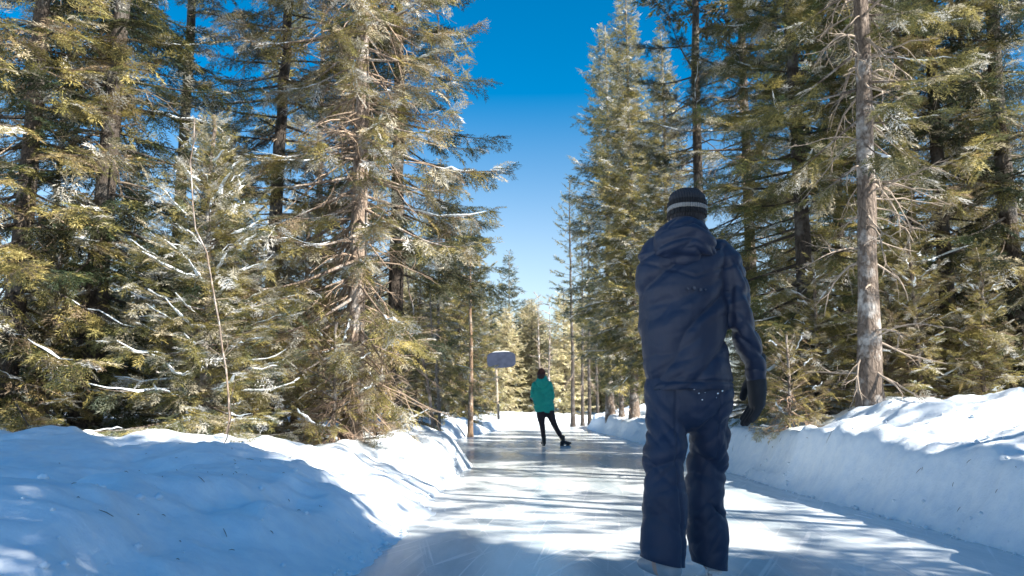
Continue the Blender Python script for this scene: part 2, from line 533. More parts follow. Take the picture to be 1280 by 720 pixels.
def pick(r, pal, n):
    return np.array(pal)[r.integers(0, len(pal), n)]


def dead_limb(mb, r, base, az, pitch, ln, rad, col, depth=0, droop=.25, sides=5):
    """a crooked bare branch with side twigs"""
    n = 7 if depth == 0 else 5
    pts = [np.array(base, float)]
    d = np.array([math.cos(az) * math.cos(pitch), math.sin(az) * math.cos(pitch), math.sin(pitch)])
    for k in range(n - 1):
        d = d + r.normal(size=3) * (.16 if depth == 0 else .22) + np.array([0, 0, -droop / n])
        d /= np.linalg.norm(d)
        pts.append(pts[-1] + d * ln / (n - 1))
    c = np.array(col) * r.uniform(.7, 1.25)
    mb.tube(pts, np.linspace(rad, rad * .22, n), sides if depth == 0 else 3, np.clip(c, 0, .9))
    if depth < 2:
        for k in range(int(r.integers(3, 7)) if depth == 0 else int(r.integers(1, 4))):
            i = int(r.integers(1, n - 1))
            dead_limb(mb, r, pts[i], az + r.uniform(-1.1, 1.1), pitch + r.uniform(-.8, .45), ln * r.uniform(.22, .5), rad * .45, col, depth + 1, droop * .6, 3)


def trunk_into(mb, r, H, r0, lean=(0, 0), wob=.05, sides=14, n=26, flare=1.5, r1=.02):
    z = np.linspace(-.25, H, n)
    t = np.clip(z / H, 0, 1)
    wx = wob * np.array([math.sin(a * 5.3 + r.random()) for a in t]) + lean[0] * t
    wy = wob * np.array([math.cos(a * 4.1 + r.random() * .3) for a in t]) * .7 + lean[1] * t
    wx -= np.interp(0, z, wx); wy -= np.interp(0, z, wy)
    rad = r0 + (r1 - r0) * t ** .85
    rad = rad * (1 + (flare - 1) * np.exp(-np.maximum(z, 0) / .22)) * (1 + r.normal(size=n) * .03)
    pts = np.stack([wx, wy, z], 1)
    mb.tube(pts, rad, sides)
    def on(zz): return np.array([np.interp(zz, z, wx), np.interp(zz, z, wy), zz])
    def rr(zz): return float(np.interp(zz, z, rad))
    return on, rr


def conifer(seed, H=12, z0=1.0, rmax=1.7, nbr=150, pal=OLIVE, lod='near', lodz=7.5, r0=.15, low=-28, high=25, sag=.35, curl=.35, tin=.25, dens=9,
            fsize=.36, snow=.15, frost_lit=.08, dead=20, deadcol=(.30, .23, .17), deadlen=1.0, deadz=(.4, 4), bark='bark', lean=(0, 0), taper=.85, belly=.12,
            hang=.25, gaps=.0, kind='spruce', wob=.05, azbias=None, curl_up=0.0, deadrad=.014, nlimb=0):
    r = np.random.default_rng(seed)
    tr = MB(); cr = Fronds(); sn = MB(); limbs = []
    on, rr = trunk_into(tr, r, H, r0, lean, wob, sides=14 if lod == 'near' else 8, n=28 if lod == 'near' else 16)
    blk = r.random(64)
    for i in range(nbr):
        u = ((i + r.random()) / nbr) ** .92
        z = z0 + (H * .995 - z0) * u
        az = i * 2.39996 + r.uniform(-.5, .5)
        if gaps and blk[int((az % 6.283) / 6.283 * 8) + 8 * (int(z * 1.1) % 8)] < gaps: continue
        prof = ((1 - u) ** taper) * min(1, (u + belly) / (belly + .12) if belly else 1)
        Lb = rmax * prof * r.uniform(.62, 1.18) + .08
        if azbias is not None:
            Lb *= 1 + azbias[1] * math.cos(az - azbias[0])
        e = R(low + (high - low) * u ** .8 + r.uniform(-9, 9))
        nt = 8
        t = np.linspace(0, 1, nt)
        hx = np.array([math.cos(az), math.sin(az), 0])
        sd = np.array([-hx[1], hx[0], 0])
        zz = Lb * (math.tan(e) * t - sag * (1 - u) * t ** 2 + curl * (1 - u * .5) * t ** 3)
        bend = r.uniform(-.18, .18) * Lb
        base = on(z)
        P = base + hx * (Lb * t)[:, None] + sd * (bend * t ** 2)[:, None] + np.array([0, 0, 1.0]) * zz[:, None]
        if Lb > .25:
            tr.tube(P[:7], np.linspace(max(.006, .011 * Lb + .004), .003, 7), 4 if lod == 'near' and z < lodz else 3)
        use = lod if z < lodz else ('far' if kind == 'spruce' else 'tuft_far')
        k = dens if z < lodz else dens * .5
        nf = max(2, int(k * Lb * 2 + 2))
        ft = np.sort(r.uniform(tin if Lb > .5 else .05, 1.0, nf)); ft[-1] = 1.0
        pp = np.stack([np.interp(ft, t, P[:, j]) for j in range(3)], 1)
        tg = np.stack([np.interp(np.minimum(ft + .05, 1), t, P[:, j]) - np.interp(np.maximum(ft - .08, 0), t, P[:, j]) for j in range(3)], 1)
        tg /= np.linalg.norm(tg, axis=1)[:, None] + 1e-9
        side = np.where(np.arange(nf) % 2, 1.0, -1.0) * R(1) * r.uniform(28, 72, nf) * (1.1 - .55 * ft)
        side[-1] = 0
        ca, sa = np.cos(side), np.sin(side)
        d = np.stack([tg[:, 0] * ca - tg[:, 1] * sa, tg[:, 0] * sa + tg[:, 1] * ca, tg[:, 2] - r.uniform(0, .35, nf)], 1)
        hg = r.random(nf) < hang
        d[hg, 2] -= r.uniform(.5, 1.6, hg.sum())
        d[:, 2] += curl_up
        up = np.stack([r.normal(size=nf) * .3, r.normal(size=nf) * .3, np.ones(nf)], 1)
        sc = fsize * r.uniform(.6, 1.2, nf) * (1.05 - .35 * ft) * min(1, .45 + Lb * .6)
        if use in ('far', 'tuft_far') and lod != use: sc = sc * 1.25
        ti = pick(r, pal, nf) * r.uniform(.8, 1.2)
        fr = r.random(nf) < frost_lit
        if fr.any(): ti[fr] = pick(r, FROST_LIT, fr.sum())
        cr.add(use, pp, d, up, sc, ti)
        if r.random() < snow and Lb > .3 and .3 * min(3.2, H / 3.6) < z < lodz + 3:
            a0 = r.uniform(.25, .6); a1 = r.uniform(.75, 1.0)
            tt = np.linspace(a0, a1, 6)
            q = np.stack([np.interp(tt, t, P[:, j]) for j in range(3)], 1); q[:, 2] += .015
            q += r.normal(size=q.shape) * .012
            w = np.array([.35, .9, 1, .85, .7, .25]) * r.uniform(.010, .030) * r.uniform(.5, 1.4, 6)
            sn.tube(q, w, 5, flat=.55)
            # dusting on the side sprays
            for j in range(int(r.integers(1, 4))):
                f = int(r.integers(0, nf)); l = sc[f] * r.uniform(.4, .75)
                dn = d[f] / np.linalg.norm(d[f])
                if dn[2] < -.4 or ft[f] < a0: continue
                q2 = np.stack([pp[f] + dn * l * s + np.array([0, 0, .012]) for s in (0.05, .4, .75, 1)])
                sn.tube(q2, np.array([.3, 1, .8, .2]) * r.uniform(.010, .022), 4, flat=.55)
    tr.mi = 1
    for k in range(dead):
        z = r.uniform(*deadz); az = r.uniform(0, 6.283)
        b = on(z) + np.array([math.cos(az), math.sin(az), 0]) * rr(z) * .7
        big = k < nlimb
        dd = MB() if big else tr
        dead_limb(dd, r, b, az, r.uniform(-.75, .25), deadlen * (r.uniform(.55, .85) if big else r.uniform(.35, 1.0)), deadrad * r.uniform(.6, 1.2), deadcol, droop=r.uniform(.1, .7))
        if big: limbs.append(dd.mesh('dead_branch', M['twig']))
    cm = MB(); cr.into(cm, r)
    cm.mi = 1
    if sn.v:
        off = cm.n
        for v, f, c in zip(sn.v, sn.f, sn.c):
            cm.v.append(v); cm.f.append(f + off); cm.c.append(c); cm.m.append(1)
        cm.n += sn.n
    tm = tr.mesh('trunk', [M[bark], M['twig']])
    return dict(trunk=tm, crown=cm.mesh('crown', [M['needles'], M['snow_load']], False), limbs=limbs)


def pine(seed, H=14, z0=7, rmax=1.5, nbr=60, pal=COOL, lod='tuft', r0=.13, bark='bark_pine', dead=14, deadz=(2, 7), lean=(0, 0), fsize=.3, dens=9, snow=.1, deadlen=.8, **k):
    return conifer(seed, H=H, z0=z0, rmax=rmax, nbr=nbr, pal=pal, lod=lod, lodz=99, r0=r0, low=-12, high=45, sag=.1, curl=.25, tin=.35, dens=dens, fsize=fsize, snow=snow,
                   frost_lit=.05, dead=dead, deadz=deadz, deadlen=deadlen, bark=bark, lean=lean, taper=.6, belly=.3, hang=.08, kind='pine', curl_up=.25, **k)


CROWN_OF = {}


def plant(name, label, cat, ms, px, Y, H=1.0, rot=0.0, group=None, tilt=(0, 0), X=None, sink=.05, sz=None):
    """one tree: an Empty at the base with trunk / crown / snow / dead branches"""
    x = (px - 640) / FPX * Y * math.cos(PITCH) if X is None else X
    o = empty(name, (x, Y, gz(x, Y) - sink))
    o.rotation_euler = (tilt[0], tilt[1], rot)
    o.scale = (H, H, sz or H)
    tag(o, label, cat, group)
    for nm, me in [('trunk', ms['trunk']), ('crown', ms.get('crown'))] + [('dead_branch', q) for q in ms.get('limbs', [])]:
        if me is None: continue
        c = bpy.data.objects.new(nm, me); C.objects.link(c); c.parent = o
    return o

# ------------------------------------------------------------------ tree kinds
def bare_sapling(seed, H=3, r0=.022, lean=(0, 0), nbr=14, col=(.45, .38, .30), bark='birch', wob=.06, brl=.5):
    r = np.random.default_rng(seed)
    tr = MB()
    on, rr = trunk_into(tr, r, H, r0, lean, wob, 7, 16, 1.2, .005)
    tr.mi = 1
    for k in range(nbr):
        z = H * r.uniform(.2, .97); az = r.uniform(0, 6.283)
        dead_limb(tr, r, on(z), az, r.uniform(.2, 1.0), brl * r.uniform(.4, 1.1) * (1.15 - .6 * z / H), max(.004, r0 * .4), col, 1, droop=.05, sides=4)
    return dict(trunk=tr.mesh('stem', [M[bark], M['twig']]))


K = {}
# foreground trees, left
K['shaggy'] = conifer(101, H=13.5, z0=.95, rmax=1.95, nbr=230, pal=OLIVE + WARM + BROWN[:3], r0=.125, low=-34, high=15, sag=.25, curl=.45, tin=.38, dens=11, fsize=.34,
                      snow=.4, frost_lit=.32, dead=170, deadcol=(.36, .27, .20), deadlen=1.25, deadz=(.1, 6.2), bark='bark_pale', gaps=.12, hang=.45, taper=.75, lodz=6.5, deadrad=.015, azbias=(3.0, .12), nlimb=24)
K['darkfir'] = conifer(102, H=13.0, z0=1.6, rmax=1.55, nbr=190, pal=DEEP + COOL + OLIVE[:2], r0=.125, low=-25, high=20, tin=.3, dens=11, fsize=.38, snow=.12, frost_lit=.03, dead=30,
                       deadcol=(.20, .155, .12), deadlen=1.1, deadz=(.2, 4), bark='bark_dark', gaps=.2, taper=.95, azbias=(-.2, .18), lodz=7)
K['lush'] = conifer(103, H=11.5, z0=.3, rmax=1.9, nbr=230, pal=OLIVE + [(.10, .13, .05), (.07, .10, .04), (.13, .15, .055)] + WARM[:1], r0=.13, low=-22, high=30, tin=.15, dens=12, fsize=.36, snow=.3, frost_lit=.15, dead=16,
                    deadcol=(.28, .22, .16), deadz=(.2, 3), gaps=.12, taper=.7, lodz=6.5, bark='bark_dark')
K['dark'] = conifer(104, H=12, z0=.3, rmax=1.6, nbr=190, pal=[(.04, .06, .028), (.052, .072, .032), (.03, .045, .024), (.08, .085, .038), (.06, .055, .03), (.035, .04, .024)] + OLIVE[:1], r0=.14, low=-26, high=25, tin=.14, dens=12, fsize=.38, snow=.16, frost_lit=.06, dead=24,
                    deadcol=(.24, .19, .14), deadz=(.2, 5), gaps=.15, bark='bark_dark', taper=.6, lodz=6.5)
K['golden'] = conifer(105, H=11, z0=.25, rmax=1.8, nbr=170, pal=WARM + OLIVE + BROWN[:2], r0=.12, low=-24, high=28, tin=.16, dens=12, fsize=.36, snow=.22, frost_lit=.16, dead=40,
                      deadcol=(.32, .25, .18), deadz=(.2, 5), gaps=.18, taper=.6, lodz=6.5, bark='bark_dark')
K['open'] = conifer(106, H=13.5, z0=1.4, rmax=2.0, nbr=170, pal=DEEP + OLIVE[:4] + BROWN[:3], r0=.13, low=-20, high=22, tin=.28, dens=10, fsize=.36, snow=.24, frost_lit=.13, dead=46,
                    deadcol=(.30, .24, .18), deadlen=1.2, deadz=(.4, 6.5), gaps=.24, taper=.45, lodz=7.0, bark='bark_dark')
K['youngsnow'] = conifer(107, H=3.7, z0=.05, rmax=1.3, nbr=165, pal=OLIVE + COOL[:2] + WARM[:2], r0=.045, low=-8, high=38, sag=.3, curl=.35, tin=.1, dens=14, fsize=.27, snow=.7, frost_lit=.33,
            dead=6, deadlen=.5, deadz=(.1, .8), deadcol=(.35, .27, .2), taper=.95, belly=0)
K['young'] = conifer(108, H=2.6, z0=.03, rmax=.95, nbr=75, pal=WARM + OLIVE + BROWN[:2], r0=.035, low=-5, high=40, tin=.12, dens=14, fsize=.26, snow=.3, frost_lit=.24, dead=8, deadlen=.5,
                     deadz=(.05, .8), deadcol=(.33, .24, .17), taper=.9, belly=0)
K['scrub'] = conifer(109, H=1.7, z0=.02, rmax=.9, nbr=46, pal=BROWN + WARM, r0=.025, low=0, high=45, tin=.2, dens=11, fsize=.24, snow=.2, frost_lit=.1, dead=22, deadlen=.6, deadz=(.02, .8),
                     deadcol=(.36, .25, .18), taper=.8, belly=0, hang=.4)
# the crooked grey trunk on the right bank
K['greytrunk'] = conifer(110, H=13, z0=2.6, rmax=1.5, nbr=120, pal=OLIVE + DEEP[:2], r0=.122, low=-22, high=22, tin=.35, dens=10, fsize=.34, snow=.25, frost_lit=.18, dead=90,
                         deadcol=(.38, .31, .25), deadlen=1.0, deadz=(.3, 6.5), bark='bark', gaps=.25, lean=(.55, .1), taper=.45, deadrad=.015, lodz=7, wob=.06, nlimb=26)
# mid distance
K['tall_narrow'] = conifer(111, H=14, z0=1.2, rmax=1.6, nbr=260, pal=WARM[:3] + OLIVE + COOL[:2], lod='mid', lodz=99, r0=.14, low=-24, high=30, tin=.1, dens=9, fsize=.46, snow=.3, frost_lit=.2,
                           dead=16, deadz=(.3, 3), taper=.8)
K['tall_cool'] = conifer(112, H=14, z0=2.2, rmax=1.75, nbr=190, pal=COOL + OLIVE[:3] + WARM[:1], lod='mid', lodz=99, r0=.14, low=-16, high=30, tin=.15, dens=8, fsize=.5, snow=.2, frost_lit=.16,
                         dead=16, deadz=(.3, 4), taper=.6, gaps=.14)
K['mid_gold'] = conifer(113, H=8, z0=.2, rmax=1.6, nbr=150, pal=WARM + BROWN[:2] + OLIVE[:2], lod='mid', lodz=99, r0=.09, low=-16, high=32, tin=.1, dens=6, fsize=.5, snow=.12, frost_lit=.14, dead=10, deadz=(.2, 2), taper=.75)
K['mid_open'] = conifer(114, H=12, z0=1.5, rmax=1.8, nbr=140, pal=OLIVE + WARM[:3] + BROWN[:1], lod='mid', lodz=99, r0=.12, low=-18, high=26, tin=.25, dens=6, fsize=.5, snow=.16, frost_lit=.16,
                        dead=24, deadz=(.4, 5), deadcol=(.3, .23, .17), taper=.5, gaps=.25)
K['far_gold'] = conifer(115, H=9, z0=.2, rmax=2.1, nbr=130, pal=[(.54, .48, .29), (.47, .42, .25), (.60, .54, .37), (.38, .35, .19), (.52, .45, .30)], lod='far', lodz=99, r0=.1, low=-14, high=32, tin=.1, dens=4, fsize=.6, snow=0, frost_lit=.04, dead=0, taper=.65)  # needle colours lightened to stand in for sunlight and distance haze
K['far_cool'] = conifer(116, H=12, z0=.8, rmax=1.7, nbr=120, pal=COOL + OLIVE[:2], lod='far', lodz=99, r0=.1, low=-14, high=32, tin=.1, dens=4, fsize=.6, snow=0, frost_lit=.08, dead=0, taper=.8)
K['far_dark'] = conifer(117, H=12, z0=.3, rmax=2.1, nbr=130, pal=DEEP + OLIVE[:2] + BROWN[:1], lod='far', lodz=99, r0=.1, low=-18, high=28, tin=.1, dens=4, fsize=.62, snow=0, frost_lit=.03, dead=0, taper=.6)
K['shade'] = conifer(130, H=12.5, z0=.3, rmax=2.5, nbr=150, pal=DEEP, lod='far', lodz=99, r0=.13, low=-20, high=25, tin=.1, dens=4.6, fsize=.75, snow=0, frost_lit=0, dead=0, taper=.5, gaps=.38)
K['shade_dense'] = conifer(131, H=12.5, z0=.3, rmax=2.3, nbr=220, pal=DEEP, lod='far', lodz=99, r0=.13, low=-20, high=25, tin=.1, dens=7, fsize=.75, snow=0, frost_lit=0, dead=0, taper=.5)
K['pine'] = pine(118, H=12, z0=5, rmax=1.3, nbr=46, pal=COOL + OLIVE, r0=.11, dead=14, deadz=(1.5, 5.5), bark='bark_dark')
K['pinepale'] = pine(119, H=9, z0=5.7, rmax=1.35, nbr=40, pal=WARM[:3] + OLIVE, r0=.13, dead=8, deadz=(2, 5), bark='bark_pine', deadcol=(.34, .25, .17))
K['pinedark'] = pine(120, H=14, z0=3.6, rmax=1.7, nbr=50, pal=DEEP + COOL[:2], r0=.115, dead=26, deadz=(1.5, 6), bark='bark_dark', deadcol=(.09, .075, .065), deadlen=1.2)
K['stemleft'] = bare_sapling(121, H=3.0, r0=.0105, lean=(-.36, 0), nbr=12, bark='bark_pale', wob=.09, col=(.26, .21, .16))
K['stemlean'] = bare_sapling(122, H=3.6, r0=.035, lean=(-.55, .1), nbr=14, bark='bark_pale')
K['stemthin'] = bare_sapling(123, H=4.2, r0=.035, lean=(-.2, .1), nbr=14, bark='birch')
K['pole'] = bare_sapling(124, H=8.0, r0=.11, lean=(.05, 0), nbr=22, bark='bark', col=(.34, .27, .2), brl=.9)
K['twigs'] = bare_sapling(125, H=1.1, r0=.009, lean=(.22, 0), nbr=12, col=(.26, .16, .11), bark='bark_dark', brl=.4)

EVG, BRK = 'spruce', 'pine'
P = plant
gl, gr = 'conifers beside the left snowbank', 'conifers beside the right snowbank'
# -- left side
P('spruce_tree', 'shaggy spruce with pale trunk and bleached dead twigs, nearest the ice on the left', EVG, K['shaggy'], 440, 9.6, 1, 0.4, gl)
P('spruce_tree', 'dark spruce with blackish trunk right of the shaggy one, boughs reaching over the trail', EVG, K['darkfir'], 489, 11.2, 1, 0.1, gl)
P('young_spruce', 'young snow-dusted spruce with white streaks on its boughs, behind the thin pale leaning stem', EVG, K['youngsnow'], 248, 8.1, .93, 1.0, gl)
P('spruce_tree', 'dense dark green spruce between the left picture edge and the young snow-dusted spruce', EVG, K['dark'], 108, 8.7, 1, 2.2, gl)
P('spruce_tree', 'yellow-green spruce cut by the left edge of the picture', EVG, K['golden'], 6, 8.2, 1, .7, gl)
P('pine_tree', 'dark slim pine trunk against blue sky, left of the young snow-dusted spruce', BRK, K['pinedark'], 206, 13.0, 1.05, 1.1, gl)
P('spruce_tree', 'open grey-brown spruce behind, between the young snow-dusted spruce and the shaggy pale one', EVG, K['open'], 335, 11.8, 1, 3.1, gl)
P('young_spruce', 'small yellowish spruce filling the gap at the left foot of the shaggy pale trunk', EVG, K['young'], 368, 9.9, 1.12, 2.0, gl)
P('young_spruce', 'low yellow-green spruce right behind the snow crest, right of the thin leaning stem', EVG, K['young'], 312, 9.4, .82, 4.0, gl)
P('bare_sapling', 'thin pale bare stem leaning left in front of the young snow-dusted spruce', 'sapling', K['stemleft'], 284, 7.3, 1, 0.0, gl)
P('bare_twigs', 'dark bare twigs sticking out of the snow at the foot of the leaning stem', 'twigs', K['twigs'], 279, 6.9, .55, 0.6, gl)
P('bare_sapling', 'pale slanting bare stem right of the dark spruce, leaning to the left', 'sapling', K['stemlean'], 542, 14.0, 1, 0, gl)
P('bare_sapling', 'thin whitish bare stem standing behind the pale slanting one', 'sapling', K['stemthin'], 549, 15.0, 1, 0, gl)
P('pine_tree', 'straight pale-trunked pine with its crown above, left of the snow-capped sign', BRK, K['pinepale'], 588, 24, .72, .5, gl)
P('spruce_tree', 'olive spruce behind the slanting stems, left of the straight pale-trunked pine', EVG, K['mid_open'], 545, 20, .58, 1.3, gl)
P('spruce_tree', 'snowy-boughed low spruce at the far end of the left bank, behind the slanting stems', EVG, K['mid_gold'], 520, 17, .50, 2.5, gl)
P('spruce_tree', 'golden spruce just left of the snow-capped sign', EVG, K['mid_gold'], 603, 42, .78, .3, gl)
P('spruce_tree', 'slim blue-green spire alone against the sky above the snow-capped sign', EVG, K['far_cool'], 637, 60, 1.02, .3, gl)
P('spruce_tree', 'golden spruce rising behind the straight pale-trunked pine', EVG, K['mid_gold'], 574, 30, .98, 4.2, gl)
P('spruce_tree', 'brown-green spruce at the left, in the shade behind the dense dark one', EVG, K['open'], 50, 12.2, .62, 5.0, gl)
P('spruce_tree', 'low dim spruce behind, between the dark slim pine and the dense dark spruce', EVG, K['tall_cool'], 150, 16, .4, 2.0, gl)
P('spruce_tree', 'spruce behind the dark slim pine, seen past its right side', EVG, K['tall_cool'], 265, 18, .5, .6, gl)
P('spruce_tree', 'golden spruce deep behind the shaggy pale trunk, on its left', EVG, K['mid_open'], 390, 16.5, .95, .2, gl)
P('young_spruce', 'low dark spruce sitting on the snow crest at the far left', EVG, K['young'], 55, 8.3, .75, 1.6, gl)
P('young_spruce', 'low frosted spruce between the dense dark spruce and the young snow-dusted one', EVG, K['youngsnow'], 165, 9.0, .42, .2, gl)
P('dead_scrub', 'tangle of brown twiggy scrub around the foot of the shaggy pale trunk', 'shrub', K['scrub'], 415, 9.1, .85, 1.2, gl)
P('dead_scrub', 'brown twiggy scrub at the foot of the dark spruce beside the ice', 'shrub', K['scrub'], 470, 10.4, .7, 2.9, gl)
# -- right side
P('spruce_tree', 'grey-barked leaning trunk with crooked pale bare branches, on the right snowbank', EVG, K['greytrunk'], 1089, 8.6, 1, 0, gr)
P('spruce_tree', 'yellow-olive spruce on the right bank, right of the grey-barked trunk', EVG, K['golden'], 1195, 10.6, 1, 1.4, gr)
P('spruce_tree', 'dark spruce cut by the right edge of the picture', EVG, K['dark'], 1285, 10.2, 1, 2.7, gr)
P('spruce_tree', 'green full-skirted spruce between the walking man and the grey-barked trunk', EVG, K['lush'], 1012, 11.6, 1.08, .3, gr)
P('spruce_tree', 'spruce with a slim blackish trunk rising right above the man with the striped cap', EVG, K['pinedark'], 884, 14, 1.06, 3.0, gr)
P('spruce_tree', 'brownish open spruce behind, right of the slim blackish trunk', EVG, K['open'], 945, 14.2, 1, 1.0, gr)
P('spruce_tree', 'snow-streaked golden spruce behind the left shoulder of the walking man', EVG, K['tall_narrow'], 838, 20, .74, 2.1, gr)
P('spruce_tree', 'tallest pointed spruce against the sky, left of the man with the striped cap', EVG, K['tall_narrow'], 793, 24, 1.0, .9, gr)
P('spruce_tree', 'blue-green ragged spruce touching the left side of the tallest pointed one', EVG, K['tall_cool'], 763, 28, 1.03, 2.4, gr)
P('pine_tree', 'slender bare-trunked pine, leftmost of the row of dark trunks behind the right bank', BRK, K['pine'], 716, 38, 1.0, .4, gr)
P('pine_tree', 'slender pine trunk second from the left in the row of dark trunks', BRK, K['pine'], 728, 40, .86, 1.9, gr)
P('pine_tree', 'slender pine trunk third from the left in the row of dark trunks', BRK, K['pine'], 737, 41, .92, 3.2, gr)
P('pine_tree', 'slender pine trunk at the right end of the row of dark trunks', BRK, K['pine'], 747, 42, .8, 4.4, gr)
P('dead_tree', 'leaning bare tree pole rising behind the teal skater, left of its twin', 'dead tree', K['pole'], 674, 52, 1.0, .3, gr)
P('dead_tree', 'bare tree pole rising just right of the teal skater', 'dead tree', K['pole'], 686, 47, .92, 2.3, gr)
P('spruce_tree', 'stout-trunked golden spruce right at the bank, between the trunk row and the man', EVG, K['mid_open'], 777, 27, .72, 1.2, gr)
P('spruce_tree', 'golden-green spruce behind, between the green full-skirted one and the grey-barked trunk', EVG, K['lush'], 1065, 14.5, 1, 2.6, gr)
P('spruce_tree', 'tall open spruce behind the yellow-olive one, sky showing through it', EVG, K['open'], 1160, 15, 1.05, 4.0, gr)
P('spruce_tree', 'dim spruce at upper right behind the dark one at the picture edge', EVG, K['tall_cool'], 1250, 15, .6, 5.0, gr)
P('young_spruce', 'low golden spruce right of the foot of the grey-barked trunk', EVG, K['young'], 1150, 9.6, .8, .5, gr)
P('young_spruce', 'low olive spruce on the right bank near the picture edge', EVG, K['young'], 1235, 9.4, .75, 2.5, gr)
P('young_spruce', 'low golden spruce left of the foot of the grey-barked trunk', EVG, K['young'], 1030, 10.2, .82, 3.9, gr)
P('dead_scrub', 'brown drooping scrub beside the gloved hand of the walking man', 'shrub', K['scrub'], 985, 9.6, .7, .9, gr)
P('dead_scrub', 'brown scrub behind the foot of the grey-barked trunk', 'shrub', K['scrub'], 1112, 9.9, .85, 2.2, gr)
P('young_spruce', 'frosted low spruce in the gap right of the man, further up the trail', EVG, K['youngsnow'], 940, 13.0, .62, 2.2, gr)
# shade trees outside the frame on the sun side
SH = 'conifers to the right of the camera'
for x, y, k, s, lab in ((4.6, .55, 'shade_dense', .82, 'nearest'), (6.8, -.65, 'shade', .95, 'second'), (9.2, -1.9, 'shade', 1.1, 'third'),
                        (12.0, -3.9, 'shade', .95, 'fourth')):
    P('spruce_tree', 'dark spruce outside the picture, %s of those that shade the foreground snow' % lab, EVG, K[k], 0, y, s, x, SH, X=x)

P('pine_tree', 'slim sparse pine outside the picture that throws thin shadows over the right snowbank', BRK, K['pinedark'], 0, 3.3, .8, .4, SH, X=7.4)
P('pine_tree', 'third slim sparse pine outside the picture, dappling the near right snowbank', BRK, K['pinedark'], 0, 1.9, .95, 1.4, SH, X=9.0)
P('pine_tree', 'second slim sparse pine outside the picture, streaking the lit ice with shadow', BRK, K['pine'], 0, 4.2, .9, 2.4, SH, X=10.5)

# far wood: one mass closing the view behind the nearer trees
def merged_forest(name, spots, seed):
    r = np.random.default_rng(seed)
    mb = MB()
    cache = {}
    def arrays(me):
        if me.name not in cache:
            v = np.empty(len(me.vertices) * 3, np.float32); me.vertices.foreach_get('co', v)
            c = np.empty(len(me.vertices) * 4, np.float32); me.color_attributes['tint'].data.foreach_get('color', c)
            tot = np.empty(len(me.polygons), np.int32); me.polygons.foreach_get('loop_total', tot)
            st = np.empty(len(me.polygons), np.int32); me.polygons.foreach_get('loop_start', st)
            li = np.empty(len(me.loops), np.int32); me.loops.foreach_get('vertex_index', li)
            fs = []
            for q in (3, 4):
                s = st[tot == q]
                if len(s): fs.append(li[s[:, None] + np.arange(q)])
            cache[me.name] = (v.reshape(-1, 3), c.reshape(-1, 4)[:, :3], fs)
        return cache[me.name]
    for (x, y, s, k) in spots:
        a = r.uniform(0, 6.283); Rm = np.array([[math.cos(a), -math.sin(a), 0], [math.sin(a), math.cos(a), 0], [0, 0, 1]])
        z = gz(x, y) - .05
        br = r.uniform(.8, 1.2)
        for part in ('crown', 'trunk'):
            v, c, fs = arrays(K[k][part])
            cc = c * br if part == 'crown' else np.tile(np.array([[.12, .09, .065]]), (len(v), 1))
            off = mb.n
            vv = (v * s) @ Rm.T + np.array([x, y, z])
            mb.v.append(vv.astype(np.float32)); mb.c.append(cc.astype(np.float32)); mb.n += len(vv)
            for f in fs: mb.f.append(f.astype(np.int64) + off); mb.m.append(0)
    o = link(name, mb.mesh(name, M['needles'], False))
    return tag(o, kind='stuff')


rs = random.Random(3)
sp = []
for k in range(70):                       # beyond the bend
    y = 56 + 50 * rs.random() ** 1.5; x = rs.uniform(-.2, .2) * y + rs.uniform(-2, 4)
    sp.append((x, y, rs.uniform(.8, 1.05) if abs(x - .02 * y) < .06 * y else rs.uniform(1.0, 1.35), rs.choice(['far_gold', 'far_gold', 'far_gold', 'far_cool'])))
tag(merged_forest('far_forest', sp, 1), 'golden sunlit far wood closing the end of the trail', 'forest')
sp = []
for k in range(44):
    y = rs.uniform(20, 60); x = -rs.uniform(.12 * y + .5, .62 * y + 1)
    sp.append((x, y, rs.uniform(.36, .55) + .3 * max(0, (y - 30) / 30), rs.choice(['far_gold', 'far_dark', 'far_cool', 'far_gold'])))
tag(merged_forest('left_forest', sp, 2), 'mass of conifers deep behind the trees of the left bank', 'forest')
sp = []
for k in range(30):
    y = rs.uniform(18, 48); x = rs.uniform(.26 * y + 2, .66 * y + 2)
    sp.append((x, y, rs.uniform(.34, .5), rs.choice(['far_gold', 'far_dark', 'far_cool', 'far_gold'])))
tag(merged_forest('right_forest', sp, 3), 'mass of conifers deep behind the trees of the right bank', 'forest')

# ------------------------------------------------------------------ figures
def catmull(P, k):
    P = np.asarray(P, float); out = []
    n = len(P)
    for i in range(n - 1):
        p0, p1, p2, p3 = P[max(i - 1, 0)], P[i], P[i + 1], P[min(i + 2, n - 1)]
        for j in range(k):
            t = j / k
            out.append(.5 * (2 * p1 + (p2 - p0) * t + (2 * p0 - 5 * p1 + 4 * p2 - p3) * t * t + (3 * p1 - p0 - 3 * p2 + p3) * t ** 3))
    out.append(P[-1])
    return np.array(out)


